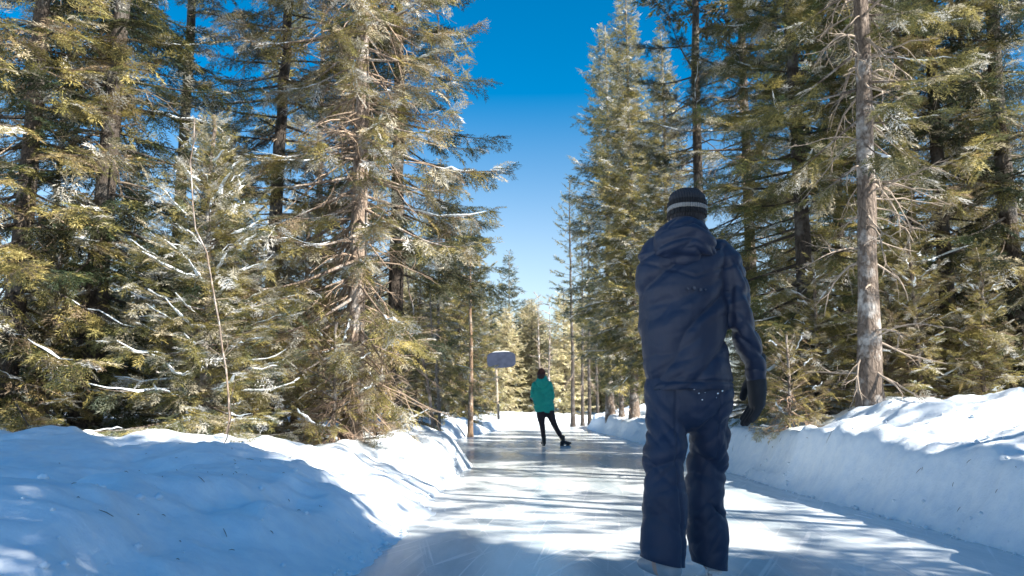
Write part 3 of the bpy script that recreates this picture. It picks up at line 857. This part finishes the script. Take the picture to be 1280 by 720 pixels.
def loft(bm, rows, k=5, sides=28, power=2.0, cap=True):
    """rows: (x, y, z, half width, half depth); a closed tube with elliptical sections"""
    A = catmull(rows, k)
    A[:, 3:] = np.maximum(A[:, 3:], .002)
    P = A[:, :3]
    T_ = np.gradient(P, axis=0); T_ /= np.linalg.norm(T_, axis=1)[:, None] + 1e-9
    if cap:
        def end(i, sgn):
            q = []
            for a in (.45, .8, .97):
                r = A[i].copy(); m = (A[i, 3] + A[i, 4]) * .5
                r[:3] = P[i] + T_[i] * sgn * m * a * .75
                r[3:] *= math.sqrt(max(0, 1 - a * a)); q.append(r)
            return q
        s0 = end(0, -1)[::-1]; s1 = end(-1, 1)
        A = np.vstack([s0, A, s1]); T_ = np.vstack([np.tile(T_[0], (3, 1)), T_, np.tile(T_[-1], (3, 1))])
    rings = []
    for row, t in zip(A, T_):
        ref = np.array([1.0, 0, 0]) if abs(t[0]) < .85 else np.array([0, 0, 1.0])
        s = ref - t * ref.dot(t); s /= np.linalg.norm(s)
        o = np.cross(t, s)
        ring = []
        for q in range(sides):
            th = 2 * math.pi * q / sides
            c, d = math.cos(th), math.sin(th)
            c = math.copysign(abs(c) ** (2 / power), c); d = math.copysign(abs(d) ** (2 / power), d)
            ring.append(bm.verts.new(row[:3] + s * row[3] * c + o * row[4] * d))
        rings.append(ring)
    for a, b in zip(rings, rings[1:]):
        for q in range(sides):
            bm.faces.new((a[q], a[(q + 1) % sides], b[(q + 1) % sides], b[q]))
    bm.faces.new(rings[0][::-1]); bm.faces.new(rings[-1])


def fuse(name, chains, voxel, smooth, m, parent=None, wrinkle=None, power=2.0, open_bm=None, cut=None):
    bm = bmesh.new()
    for ch in chains: loft(bm, ch, power=power)
    if open_bm: open_bm(bm)
    bmesh.ops.recalc_face_normals(bm, faces=bm.faces)
    me = bpy.data.meshes.new('tmp'); bm.to_mesh(me); bm.free()
    o = bpy.data.objects.new('tmp', me); C.objects.link(o)
    rm = o.modifiers.new('r', 'REMESH'); rm.mode = 'VOXEL'; rm.voxel_size = voxel; rm.adaptivity = 0
    if smooth:
        s_ = o.modifiers.new('s', 'SMOOTH'); s_.factor = .5; s_.iterations = smooth
    dg = bpy.context.evaluated_depsgraph_get(); dg.update()
    me2 = bpy.data.meshes.new_from_object(o.evaluated_get(dg))
    bpy.data.objects.remove(o); bpy.data.meshes.remove(me)
    me2.name = name
    if cut:
        b2 = bmesh.new(); b2.from_mesh(me2)
        for co, no in cut:
            bmesh.ops.bisect_plane(b2, geom=b2.verts[:] + b2.edges[:] + b2.faces[:], plane_co=co, plane_no=no, clear_outer=True)
        b2.to_mesh(me2); b2.free()
    n = len(me2.vertices)
    co = np.empty(n * 3, np.float32); me2.vertices.foreach_get('co', co); co = co.reshape(-1, 3)
    if wrinkle:
        no = np.empty(n * 3, np.float32); me2.vertices.foreach_get('normal', no); no = no.reshape(-1, 3)
        d = np.array([wrinkle(Vector(c)) for c in co])
        co = co + no * d[:, None]
        me2.vertices.foreach_set('co', co.astype(np.float32).ravel())
    me2.polygons.foreach_set('use_smooth', np.full(len(me2.polygons), True))
    me2.materials.clear(); me2.materials.append(m); me2.update()
    ob = bpy.data.objects.new(name, me2); C.objects.link(ob)
    if parent is not None:
        ob.parent = parent; ob.matrix_parent_inverse = parent.matrix_world.inverted()
    return ob


def ridge(p, f, amp, seed=0.0):
    n = mnoise.noise(Vector((p.x * f[0] + seed, p.y * f[1] - seed, p.z * f[2] + 2 * seed)))
    return -amp * max(0.0, 1 - abs(n) * 3.2) ** 1.5


def gb(v, c, w): return math.exp(-((v - c) / w) ** 2)


M['navy'] = m_cloth('navy_shell_cloth', (.0085, .0150, .041), (.013, .0220, .054), .55)
M['navy2'] = m_cloth('navy_trouser_cloth', (.0115, .0190, .047), (.017, .0270, .064), .6)
M['knit_dark'] = m_cloth('charcoal_knit', (.020, .021, .028), (.034, .035, .044), .95, 120, .9)
M['knit_grey'] = m_cloth('grey_knit', (.24, .23, .22), (.32, .31, .30), .95, 120, .9)
M['knit_black'] = m_cloth('black_knit', (.006, .006, .008), (.011, .011, .014), .95, 120, .9)
M['black_cloth'] = m_cloth('black_glove_cloth', (.010, .011, .015), (.022, .023, .028), .8)
M['teal'] = m_cloth('teal_shell_cloth', (.004, .36, .27), (.01, .48, .36), .6)
M['leggings'] = m_cloth('dark_leggings', (.022, .012, .016), (.04, .022, .028), .75)
M['skin'] = m_cloth('skin', (.46, .28, .21), (.55, .34, .26), .5, 150, .05, 0)
M['hair'] = m_cloth('brown_hair', (.035, .018, .012), (.09, .045, .03), .5, 160, .8, .1)
M['skate_white'] = m_cloth('white_skate_leather', (.55, .55, .56), (.68, .68, .69), .45, 90, .1, 0)
M['skate_grey'] = m_cloth('grey_skate_leather', (.26, .27, .29), (.36, .37, .39), .5, 90, .1, 0)
M['skate_black'] = m_cloth('black_skate_leather', (.012, .012, .014), (.03, .03, .033), .4, 90, .1, 0)
M['reddish'] = m_cloth('red_brown_knit', (.085, .032, .024), (.13, .05, .038), .95, 120, .8)
m_, nt_, b_ = mat('steel'); b_.inputs['Base Color'].default_value = (.55, .56, .58, 1); b_.inputs['Metallic'].default_value = 1; b_.inputs['Roughness'].default_value = .3
M['steel'] = m_


def px_row(Y, x0, x1, py, dep, dy=0.0):
    """section of a limb between picture columns x0..x1 at height py, standing at distance Y+dy"""
    a = at(x0, py, Y + dy); b = at(x1, py, Y + dy)
    c = (a + b) / 2
    return (c.x, c.y, c.z, abs(b.x - a.x) / 2, dep)


def head_chain(x, y, z, s=1.0, fwd=Vector((0, 1, 0))):
    """skull, face and neck, built at chin-to-crown scale s; face towards fwd"""
    return [[(x, y - .005 * s, z - .16 * s, .055 * s, .055 * s), (x, y, z - .08 * s, .056 * s, .06 * s), (x, y + .015 * s, z - .03 * s, .062 * s, .075 * s),
             (x, y + .01 * s, z + .04 * s, .074 * s, .092 * s), (x, y + .002 * s, z + .10 * s, .075 * s, .095 * s), (x, y, z + .15 * s, .055 * s, .07 * s)],
            [(x, y + .088 * s, z + .05 * s, .010 * s, .012 * s), (x, y + .108 * s, z + .012 * s, .017 * s, .016 * s)],       # nose
            [(x - .022 * s, y + .083 * s, z - .028 * s, .012 * s, .010 * s), (x + .022 * s, y + .083 * s, z - .028 * s, .012 * s, .010 * s)],  # mouth
            [(x, y + .072 * s, z - .065 * s, .022 * s, .018 * s), (x, y + .078 * s, z - .05 * s, .020 * s, .018 * s)],      # chin
            [(x - .076 * s, y, z + .0 * s, .010 * s, .016 * s), (x - .080 * s, y - .006 * s, z + .045 * s, .012 * s, .022 * s)],
            [(x + .076 * s, y, z + .0 * s, .010 * s, .016 * s), (x + .080 * s, y - .006 * s, z + .045 * s, .012 * s, .022 * s)]]


def skate(parent, x, y, heel_z, yaw, pitch, size, mboot, side, mhold=None):
    """ice skate under an ankle at (x, y): boot (> sole holder, blade)"""
    def tf(p):
        v = Vector(p) * size
        v = Matrix.Rotation(pitch, 3, 'X') @ v
        v = Matrix.Rotation(yaw, 3, 'Z') @ v
        return v + Vector((x, y, heel_z))
    def row(px_, py_, pz, a, b):
        q = tf((px_, py_, pz)); return (q.x, q.y, q.z, a * size, b * size)
    boot = fuse('skate_boot', [[row(0, -.012, .23, .046, .052), row(0, -.01, .20, .047, .054), row(0, 0, .15, .047, .066), row(0, .02, .11, .045, .06)],
                               [row(0, -.05, .10, .040, .040), row(0, .03, .10, .046, .046), row(0, .11, .092, .050, .036), row(0, .17, .085, .046, .028), row(0, .205, .082, .034, .022)]],
                .006 * max(size, .9), 4, mboot, parent)
    mb = MB()
    for (yy_, hh) in ((-.035, .05), (.13, .045)):
        q = tf((0, yy_, .045)); mb.box(q, (.03 * size, .09 * size, hh * size), Matrix.Rotation(yaw, 3, 'Z') @ Matrix.Rotation(pitch, 3, 'X'))
    q = tf((0, .06, .068)); mb.box(q, (.062 * size, .27 * size, .012 * size), Matrix.Rotation(yaw, 3, 'Z') @ Matrix.Rotation(pitch, 3, 'X'))
    h = link('blade_holder', mb.mesh('blade_holder', mhold or M['skate_black'], False)); h.parent = boot; h.matrix_parent_inverse = boot.matrix_world.inverted()
    mb = MB(); q = tf((0, .065, .014)); mb.box(q, (.004, .30 * size, .028 * size), Matrix.Rotation(yaw, 3, 'Z') @ Matrix.Rotation(pitch, 3, 'X'))
    bl = link('blade', mb.mesh('blade', M['steel'], False)); bl.parent = boot; bl.matrix_parent_inverse = boot.matrix_world.inverted()
    return boot


def glove(parent, w, d, curl, s, m, thumb=1, name='glove'):
    """hand at wrist w pointing along d (unit); palm, four bent fingers of unequal length, thumb"""
    d = d.normalized()
    side = Vector((0, 1, 0)) - d * d.y; side.normalize()           # fingers spread fore and aft
    nrm = d.cross(side); nrm.normalize()                            # palm faces the thigh
    if nrm.x > 0: nrm = -nrm
    nrm *= thumb
    def pt(a, b, c): v = w + d * a * s + side * b * s + nrm * c * s; return (v.x, v.y, v.z)
    ch = [[(*pt(-.05, 0, 0), .036 * s, .038 * s), (*pt(.0, 0, 0), .032 * s, .036 * s), (*pt(.05, .0, .0), .030 * s, .046 * s), (*pt(.10, 0, .004), .026 * s, .046 * s)]]
    for k, (b, ln) in enumerate(((.036, .072), (.012, .084), (-.012, .078), (-.034, .060))):
        c1, c2 = curl
        ch.append([(*pt(.07, b, .0), .0125 * s, .0125 * s), (*pt(.10, b * 1.05, .004), .0125 * s, .0125 * s), (*pt(.10 + ln * .45, b * 1.1, c1 * ln), .012 * s, .012 * s),
                   (*pt(.10 + ln * .85, b * 1.1, c2 * ln), .0105 * s, .0105 * s)])
    ch.append([(*pt(.02, .03, .005), .016 * s, .016 * s), (*pt(.055, .062, .018), .0145 * s, .0145 * s), (*pt(.095, .070, .03), .012 * s, .012 * s)])
    return fuse(name, ch, .0045 * s, 2, m, parent)


# ---- the man in navy
YM = 3.75
p = px_row
hx = at(858, 262, YM)
man = fuse('person', head_chain(hx.x, YM + .01, at(858, 280, YM).z, .86) + [
    [p(YM, 840, 876, 300, .06), p(YM, 822, 892, 338, .08), p(YM, 826, 888, 400, .09), p(YM, 826, 890, 470, .09), p(YM, 818, 902, 492, .09)],
    [p(YM, 824, 848, 505, .05), p(YM, 818, 846, 580, .05, -.08), p(YM, 814, 842, 680, .045, -.10), p(YM, 815, 841, 712, .04, -.10)],
    [p(YM, 872, 898, 505, .05), p(YM, 874, 900, 580, .045, .10), p(YM, 876, 900, 680, .045, .11), p(YM, 878, 900, 705, .04, .11)],
    [p(YM, 886, 906, 340, .035), p(YM, 918, 932, 400, .03, .005), p(YM, 930, 946, 440, .035, .035), p(YM, 938, 952, 464, .032, .05), p(YM, 940, 952, 478, .028, .055)],
    [p(YM, 808, 826, 340, .035), p(YM, 804, 822, 395, .03, .06), p(YM, 816, 832, 426, .03, .28), p(YM, 826, 840, 430, .03, .36)]],
    .011, 3, M['skin'])
tag(man, 'man in navy jacket and snow trousers walking away on the ice, striped cap', 'person')


def jacket_w(q):
    m1 = .5 + .5 * mnoise.noise(q * 2.7 + Vector((3, 9, 1)))
    X = q.x - hx.x
    arm = max(0.0, min(1.0, (X - .17) / .08))
    d = 0.006 * mnoise.noise(q * 5.0) + .002 * mnoise.noise(q * 16)
    u, v_ = X + .75 * (q.z - 1.2), X * .6 - (q.z - 1.2)
    # slanting pull creases from the right elbow to the left shoulder blade
    d += ridge(Vector((u * 1.0, q.y, v_ * 1.0)), (1.6, 1.2, 5.5), .032, 1.3) * (1 - arm) * m1
    d += ridge(Vector((q.x, q.y, q.z + .9 * X)), (2.5, 2.2, 11), .030, 4.1) * arm * m1
    d += ridge(q, (2.5, 2, 6), .014, 7.1) * (1 - arm) * (gb(q.z, 1.0, .12) + .2)
    d += ridge(Vector((u, q.y, v_)), (4, 3, 10), .004, 15.3)
    d -= .005 * gb(q.z - .35 * abs(X) , at(0, 352, YM).z, .006) * (1 - arm)      # yoke seam
    d -= .006 * gb(X - .165 - .25 * max(0, 1.45 - q.z) * .3, 0, .012) * (1 if 1.15 < q.z < 1.58 else 0)   # armhole seam
    d -= .008 * gb(q.z, at(0, 478, YM).z, .006)                                                         # hem seam
    return d


jacket = fuse('jacket', [
    [p(YM, 836, 882, 300, .10), p(YM, 805, 909, 309, .115), p(YM, 797, 918, 318, .125), p(YM, 795, 920, 336, .135), p(YM, 799, 912, 370, .15), p(YM, 801, 908, 410, .155),
     p(YM, 803, 911, 445, .155), p(YM, 804, 916, 475, .16), p(YM, 805, 918, 486, .158)],
    [p(YM, 878, 914, 314, .08), p(YM, 890, 931, 332, .092), p(YM, 899, 941, 370, .092), p(YM, 907, 944, 402, .085), p(YM, 917, 952, 428, .08, .02), p(YM, 927, 957, 450, .07, .04), p(YM, 933, 957, 468, .058, .05)],
    [p(YM, 801, 832, 320, .08), p(YM, 795, 832, 340, .09), p(YM, 795, 830, 380, .085, .02), p(YM, 797, 830, 408, .08, .07), p(YM, 806, 834, 424, .07, .18), p(YM, 818, 842, 428, .05, .33)]],
    .0075, 3, M['navy'], man, jacket_w, cut=[((0, 0, at(0, 488, YM).z), (0, 0, -1))])


def hood_w(q):
    return .006 * mnoise.noise(q * 7) + ridge(Vector((q.x, q.y, q.z + .5 * abs(q.x - hx.x))), (4, 4, 15), .014, 2.2)


hood = fuse('hood', [
    [p(YM, 838, 884, 283, .10, .0), p(YM, 829, 888, 290, .125, -.01), p(YM, 817, 894, 302, .145, -.04), p(YM, 814, 895, 313, .15, -.07), p(YM, 818, 891, 320, .11, -.095), p(YM, 832, 878, 324, .04, -.10)]],
    .007, 1, M['navy'], jacket, hood_w)
# cuff and hem trims, back logo dots
cuff = fuse('cuff', [[p(YM, 931, 957, 461, .06, .048), p(YM, 933, 957, 472, .054, .052)]], .006, 2, M['navy'], jacket, lambda q: .002 * mnoise.noise(q * 30))
mb = MB()
for (dx, r_) in ((-8, .006), (0, .0075), (8, .006), (14, .004)):
    c = at(868 + dx, 360 + (dx % 3), YM - .158)
    mb.tube([c + Vector((0, -.004, 0)), c + Vector((0, .012, 0))], [r_, r_], 8); mb.add([c + Vector((r_ * math.cos(a), -.004, r_ * math.sin(a))) for a in np.linspace(0, 6.283, 9)[:-1]], [tuple(range(8))])
m_, nt_, b_ = mat('logo_print'); b_.inputs['Base Color'].default_value = (.05, .058, .085, 1); b_.inputs['Roughness'].default_value = .5
M['logo'] = m_
lg = link('logo', mb.mesh('logo', M['logo'], False)); lg.parent = jacket; lg.matrix_parent_inverse = jacket.matrix_world.inverted()


def pants_w(q):
    X = q.x - hx.x
    zk = at(0, 576, YM).z
    sg = -1 if X < 0 else 1
    d = .008 * mnoise.noise(q * 4.5) + .0025 * mnoise.noise(q * 17)
    m1 = .5 + .5 * mnoise.noise(q * 3.1 + Vector((5, 1, 2)))
    sk = Vector((q.x, q.y, q.z + .55 * sg * X))
    d += ridge(sk, (1.8, 1.6, 8.5), .024, 3.3) * (.10 + gb(q.z, zk, .10)) * (.4 + m1)
    sk2 = Vector((q.x, q.y, q.z - .8 * sg * X))
    d += ridge(sk2, (1.6, 1.5, 8), .021, 9.3) * gb(q.z, at(0, 530, YM).z, .075) * m1
    d += ridge(sk2, (2.4, 2.2, 4), .011, 6.1) * m1
    if X > 0: d += ridge(sk, (2.4, 2.4, 13), .018, 5.7) * gb(q.z, at(0, 641, YM).z, .045)
    d += ridge(sk, (4, 4, 9), .005, 12.7) * gb(q.z, at(0, 698, YM).z, .05)
    d += ridge(sk2, (4, 3.5, 11), .006, 16.1)
    d -= .006 * gb(X + .105 * (1 if X < 0 else -1), 0, .006) * (1 if q.y < YM else 0)     # back seam of each leg
    return d


zl = at(826, 701, YM - .10); zr = at(888, 707, YM + .11)
nl = (((zr.z - zl.z) / (zr.x - zl.x)), 0, -1)
trousers = fuse('snow_trousers', [
    [p(YM, 806, 916, 478, .135), p(YM, 803, 918, 492, .145), p(YM, 804, 917, 508, .14)],
    [p(YM, 804, 861, 495, .12), p(YM, 803, 861, 520, .115, -.02), p(YM, 803, 861, 550, .105, -.05), p(YM, 800, 862, 576, .108, -.08), p(YM, 801, 861, 600, .10, -.09), p(YM, 801, 859, 650, .10, -.10), p(YM, 799, 857, 685, .11, -.10), p(YM, 798, 856, 697, .115, -.10), p(YM, 798, 856, 718, .115, -.10)],
    [p(YM, 860, 918, 495, .12), p(YM, 864, 917, 520, .115, .02), p(YM, 862, 915, 548, .105, .06), p(YM, 858, 913, 575, .10, .11), p(YM, 856, 910, 605, .10, .12), p(YM, 856, 906, 634, .10, .11), p(YM, 857, 912, 650, .105, .11), p(YM, 861, 913, 684, .105, .11), p(YM, 864, 911, 700, .10, .11), p(YM, 865, 910, 722, .10, .11)]],
    .0075, 2, M['navy2'], man, pants_w, cut=[(zl, nl)])
mb = MB(); rr_ = random.Random(5)
for k in range(8):
    c = at(rr_.gauss(884, 13), rr_.gauss(491, 4), YM - .15)
    c.y += .012
    s_ = rr_.uniform(.0012, .004)
    mb.tube([c + Vector((-s_, 0, 0)), c, c + Vector((s_, 0, s_ * .5))], [s_ * .4, s_, s_ * .4], 5)
sf = link('snow_flecks', mb.mesh('snow_flecks', M['snow_load'])); sf.parent = trousers; sf.matrix_parent_inverse = trousers.matrix_world.inverted()
sf['kind'] = 'stuff'

cap = fuse('beanie', [[p(YM, 838, 880, 272, .108, .01), p(YM, 836, 881, 264, .113, .008), p(YM, 836, 881, 254, .114, .006), p(YM, 837.5, 880, 246, .106, .004), p(YM, 842, 876, 240.5, .080, .002), p(YM, 849, 869, 238.2, .045, .002), p(YM, 857, 861, 237.6, .008, .002)]],
           .006, 2, M['knit_dark'], man, lambda q: .0025 * mnoise.noise(q * 22), power=2.3)
for (y0, y1, mm) in ((254, 259.6, 'knit_black'), (260.4, 265.2, 'knit_grey'), (266, 272, 'knit_black')):
    bm = bmesh.new()
    rows = [px_row(YM, 834.8, 882.2, yq, .119, .008) for yq in (y1, (y0 + y1) / 2, y0)]
    loft(bm, rows, k=2, sides=40, power=2.3, cap=False)
    me = bpy.data.meshes.new('stripe'); bm.to_mesh(me); bm.free(); me.materials.append(M[mm])
    me.polygons.foreach_set('use_smooth', np.full(len(me.polygons), True))
    o = link('stripe', me); o.parent = cap; o.matrix_parent_inverse = cap.matrix_world.inverted()
# short hair below the cap, collar
hair = fuse('hair', [[p(YM, 839, 879, 270, .088, -.004), p(YM, 841, 877, 279, .078, -.012), p(YM, 844, 874, 285, .06, -.02)]], .006, 2, M['hair'], man)
wr = at(945, 466, YM + .05)
glove(man, wr, (at(948, 512, YM + .08) - wr), (.30, .62), 1.42, M['black_cloth'], 1)
wl = at(838, 429, YM + .36)
glove(man, wl, Vector((.5, .6, -.2)), (.3, .7), 1.0, M['black_cloth'], 1)
skate(man, at(827, 700, YM).x, YM - .11, .0, R(14), R(0), 1.15, M['skate_grey'], 0, M['skate_white'])
skate(man, at(891, 700, YM + .11).x, YM + .11, .0, R(-5), R(0), .96, M['skate_white'], 1, M['skate_white'])

# ---- the woman in teal
YW = 17.6
d_ = .02
wx = at(677, 470, YW)
def q(x0, x1, py, dep, dy=0.0): return px_row(YW, x0, x1, py, dep, dy)
woman = fuse('person', head_chain(wx.x, YW, at(676, 472, YW).z, .95) + [
    [q(672, 681, 478, .05), q(666, 690, 486, .08), q(668, 688, 500, .09), q(670, 690, 510, .09)],
    [q(672, 681, 510, .07), q(674, 681, 530, .055), q(677, 682, 548, .04), q(677, 682, 553, .035)],
    [q(681, 691, 510, .07), q(689, 696, 530, .055), q(699, 704, 546, .04), q(702, 706, 552, .035)],
    [q(687, 692, 486, .05), q(688, 692, 500, .045, .05), q(682, 687, 502, .035, .24)],
    [q(664, 669, 486, .05), q(663, 668, 497, .045, .05), q(668, 672, 499, .035, .26)]],
    .014, 3, M['skin'])
tag(woman, 'skater in teal jacket and dark leggings pushing off with the right leg', 'person')
wj = fuse('jacket', [
    [q(671, 683, 474, .08), q(667, 688, 479, .11), q(665, 690, 486, .125), q(666, 690, 496, .13), q(666.5, 691.5, 504, .14), q(667, 693, 509, .145), q(667, 693, 511, .14)],
    [q(684, 690, 479, .07), q(687, 692.5, 488, .07), q(687, 693, 499, .07, .04), q(683, 689, 503, .055, .22)],
    [q(665, 671, 479, .07), q(663, 668.5, 488, .07), q(662.5, 668, 496, .065, .05), q(667, 672, 499, .05, .24)]],
    .012, 2, M['teal'], woman, lambda v: .012 * mnoise.noise(v * 6) + ridge(v, (4, 4, 9), .014, 3.1))
fuse('hood', [[q(672, 684, 472, .075, -.03), q(669, 686, 478, .10, -.06), q(672, 683, 483, .05, -.10)]], .012, 2, M['teal'], wj, lambda v: .008 * mnoise.noise(v * 9))
fuse('leggings', [
    [q(671, 689.5, 505, .10), q(670, 691, 511, .115), q(672, 690.5, 516, .105)],
    [q(670, 681, 511, .095), q(671.5, 681.5, 522, .085), q(674.5, 681.5, 533, .065), q(676, 682, 541, .066), q(677.5, 682, 550, .05)],
    [q(680.5, 692, 511, .095), q(685, 694.5, 522, .085), q(691, 697.5, 533, .065), q(695.5, 701.5, 541, .066), q(701, 705, 549, .05)]],
    .011, 2, M['leggings'], woman, lambda v: .006 * mnoise.noise(v * 9))
fuse('hair', [[q(671.5, 682, 470, .10, -.015), q(671, 682, 476, .09, -.05), q(672, 681, 482, .05, -.085)]], .011, 2, M['hair'], woman, lambda v: .006 * mnoise.noise(v * 30))
fuse('beanie', [[q(671.3, 682.3, 470, .105, 0), q(671.5, 682, 466, .105), q(673, 680.5, 462.8, .07)]], .011, 2, M['reddish'], woman)
glove(woman, at(670, 499, YW + .26), Vector((.5, .6, .1)), (.3, .7), .95, M['black_cloth'], 1)
glove(woman, at(684.5, 503, YW + .24), Vector((-.5, .6, .1)), (.3, .7), .95, M['black_cloth'], 1)
skate(woman, at(680, 553, YW).x, YW, .0, R(8), R(0), .95, M['skate_black'], 0)
skate(woman, at(704, 553, YW).x, YW - .02, .0, R(-58), R(0), .95, M['skate_black'], 1)

# ------------------------------------------------------------------ sign at the bend
YS = 38.0
sb = at(623, 520, YS); sg = gz(sb.x, sb.y)
sign = empty('trail_sign', (sb.x, sb.y, sg - .1))
sign.rotation_euler = (0, R(-2.5), R(4))
tag(sign, 'blue-grey oval-ended trail sign on a pale post, capped with snow', 'sign')
m_, nt_, b_ = mat('sign_paint')
nn = N(nt_, 'ShaderNodeTexNoise', Scale=5.0, Detail=5.0); L(nt_, coords(nt_), nn.inputs['Vector'])
rp = ramp(nt_, nn.outputs['Fac'], [(.35, (.02, .028, .05)), (.7, (.036, .046, .078))]); L(nt_, rp.outputs['Color'], b_.inputs['Base Color']); b_.inputs['Roughness'].default_value = .8; b_.inputs['Specular IOR Level'].default_value = .2
M['sign'] = m_
def local(o, name, mb_, m, smooth=False):
    c = link(name, mb_.mesh(name, m, smooth)); c.parent = o
    return c
top = at(630, 440, YS).z - sg + .1; bot = at(630, 460, YS).z - sg + .1
cx = at(630, 450, YS).x - sb.x; hw = (at(648, 450, YS).x - at(612, 450, YS).x) / 2; hh = (top - bot) / 2; zc = (top + bot) / 2
out = []
for a in np.linspace(0, 2 * math.pi, 48, endpoint=False):
    c, s_ = math.cos(a), math.sin(a)
    out.append((cx + hw * math.copysign(abs(c) ** .55, c), zc + hh * math.copysign(abs(s_) ** .5, s_)))
mb = MB(); n = len(out)
v = [(x, -.05, z) for x, z in out] + [(x, .03, z) for x, z in out]
mb.add(v, [(k, (k + 1) % n, n + (k + 1) % n, n + k) for k in range(n)]); mb.add(v, [tuple(range(n))]); mb.add(v, [tuple(range(2 * n - 1, n - 1, -1))])
board = local(sign, 'sign_board', mb, M['sign'])
mb = MB()
tt = np.linspace(-.92, .92, 14)
mb.tube([(cx + hw * t, -.01, zc + hh * (1 - abs(t) ** 3.2) ** .5 * .97 + .02) for t in tt], np.array([.012, .024, .03, .034, .038, .034, .038, .044, .04, .034, .036, .03, .024, .012]), 8, flat=.7)
local(sign, 'snow_cap', mb, M['snow_load'], True)
mb = MB(); mb.tube([(0, .06, 0), (0.01, .06, zc)], [.055, .05], 10)
pm = m_bark('post_wood', (.36, .28, .20), (.55, .46, .36), None, .2); M['post'] = pm
local(sign, 'post', mb, M['post'], True)
mb = MB(); mb.tube([(.03, -.03, 0), (.03, -.03, .85)], [.045, .045], 8)
local(sign, 'post_sleeve', mb, M['skate_black'], True)

# ------------------------------------------------------------------ light
EL, AZ = 36.0, 30.0      # sun height, and how far behind the camera's right side
SUN_E, SKY_S, EXPO = 5.0, .056, 1.5
w = bpy.data.worlds.new("World"); SC.world = w; w.use_nodes = True
nt = w.node_tree
sky = nt.nodes.new('ShaderNodeTexSky'); sky.sky_type = 'NISHITA'; sky.sun_disc = False
sky.sun_elevation = R(EL); sky.sun_rotation = R(90 + AZ)
sky.air_density = 1.0; sky.dust_density = .4; sky.ozone_density = 1.6; sky.altitude = 300
hs = nt.nodes.new('ShaderNodeHueSaturation'); hs.inputs['Hue'].default_value = .493
# deep blue overhead, paler air towards the horizon
tc = nt.nodes.new('ShaderNodeTexCoord'); sx = nt.nodes.new('ShaderNodeSeparateXYZ'); nt.links.new(tc.outputs['Generated'], sx.inputs[0])
for sock, stops in (('Saturation', ((.0, .55), (.18, .95), (.30, 1.32), (.48, 1.75), (1, 2.1))), ('Value', ((.0, 1.1), (.18, 1.25), (.30, 1.25), (.48, 1.2), (.7, 1.2), (1, 1.2)))):
    fc = nt.nodes.new('ShaderNodeFloatCurve')
    cv = fc.mapping.curves[0]
    while len(cv.points) < len(stops): cv.points.new(.5, .5)
    for pt_, (x_, y_) in zip(cv.points, stops): pt_.location = (x_, y_ / 2)
    fc.mapping.update()
    nt.links.new(sx.outputs['Z'], fc.inputs['Value'])
    ml = nt.nodes.new('ShaderNodeMath'); ml.operation = 'MULTIPLY'; ml.inputs[1].default_value = 2.0
    nt.links.new(fc.outputs['Value'], ml.inputs[0]); nt.links.new(ml.outputs[0], hs.inputs[sock])
nt.links.new(sky.outputs['Color'], hs.inputs['Color'])
bg = nt.nodes['Background']; bg.inputs['Strength'].default_value = SKY_S
nt.links.new(hs.outputs['Color'], bg.inputs['Color'])
sd = bpy.data.lights.new('sun', 'SUN'); sd.energy = SUN_E; sd.angle = R(.5); sd.color = (1.0, .93, .82)
so = bpy.data.objects.new('sun', sd); C.objects.link(so)
S = Vector((math.cos(R(EL)) * math.cos(R(AZ)), -math.cos(R(EL)) * math.sin(R(AZ)), math.sin(R(EL))))
so.rotation_euler = S.to_track_quat('Z', 'Y').to_euler(); so.location = (20, -8, 20)
SC.view_settings.view_transform = 'Standard'; SC.view_settings.look = 'None'
SC.view_settings.exposure = EXPO; SC.view_settings.gamma = 1; SC.view_settings.use_curve_mapping = False
SC.cycles.use_denoising = True
SC.cycles.max_bounces = 6; SC.cycles.diffuse_bounces = 3; SC.cycles.transparent_max_bounces = 4
SC.cycles.caustics_reflective = False; SC.cycles.caustics_refractive = False
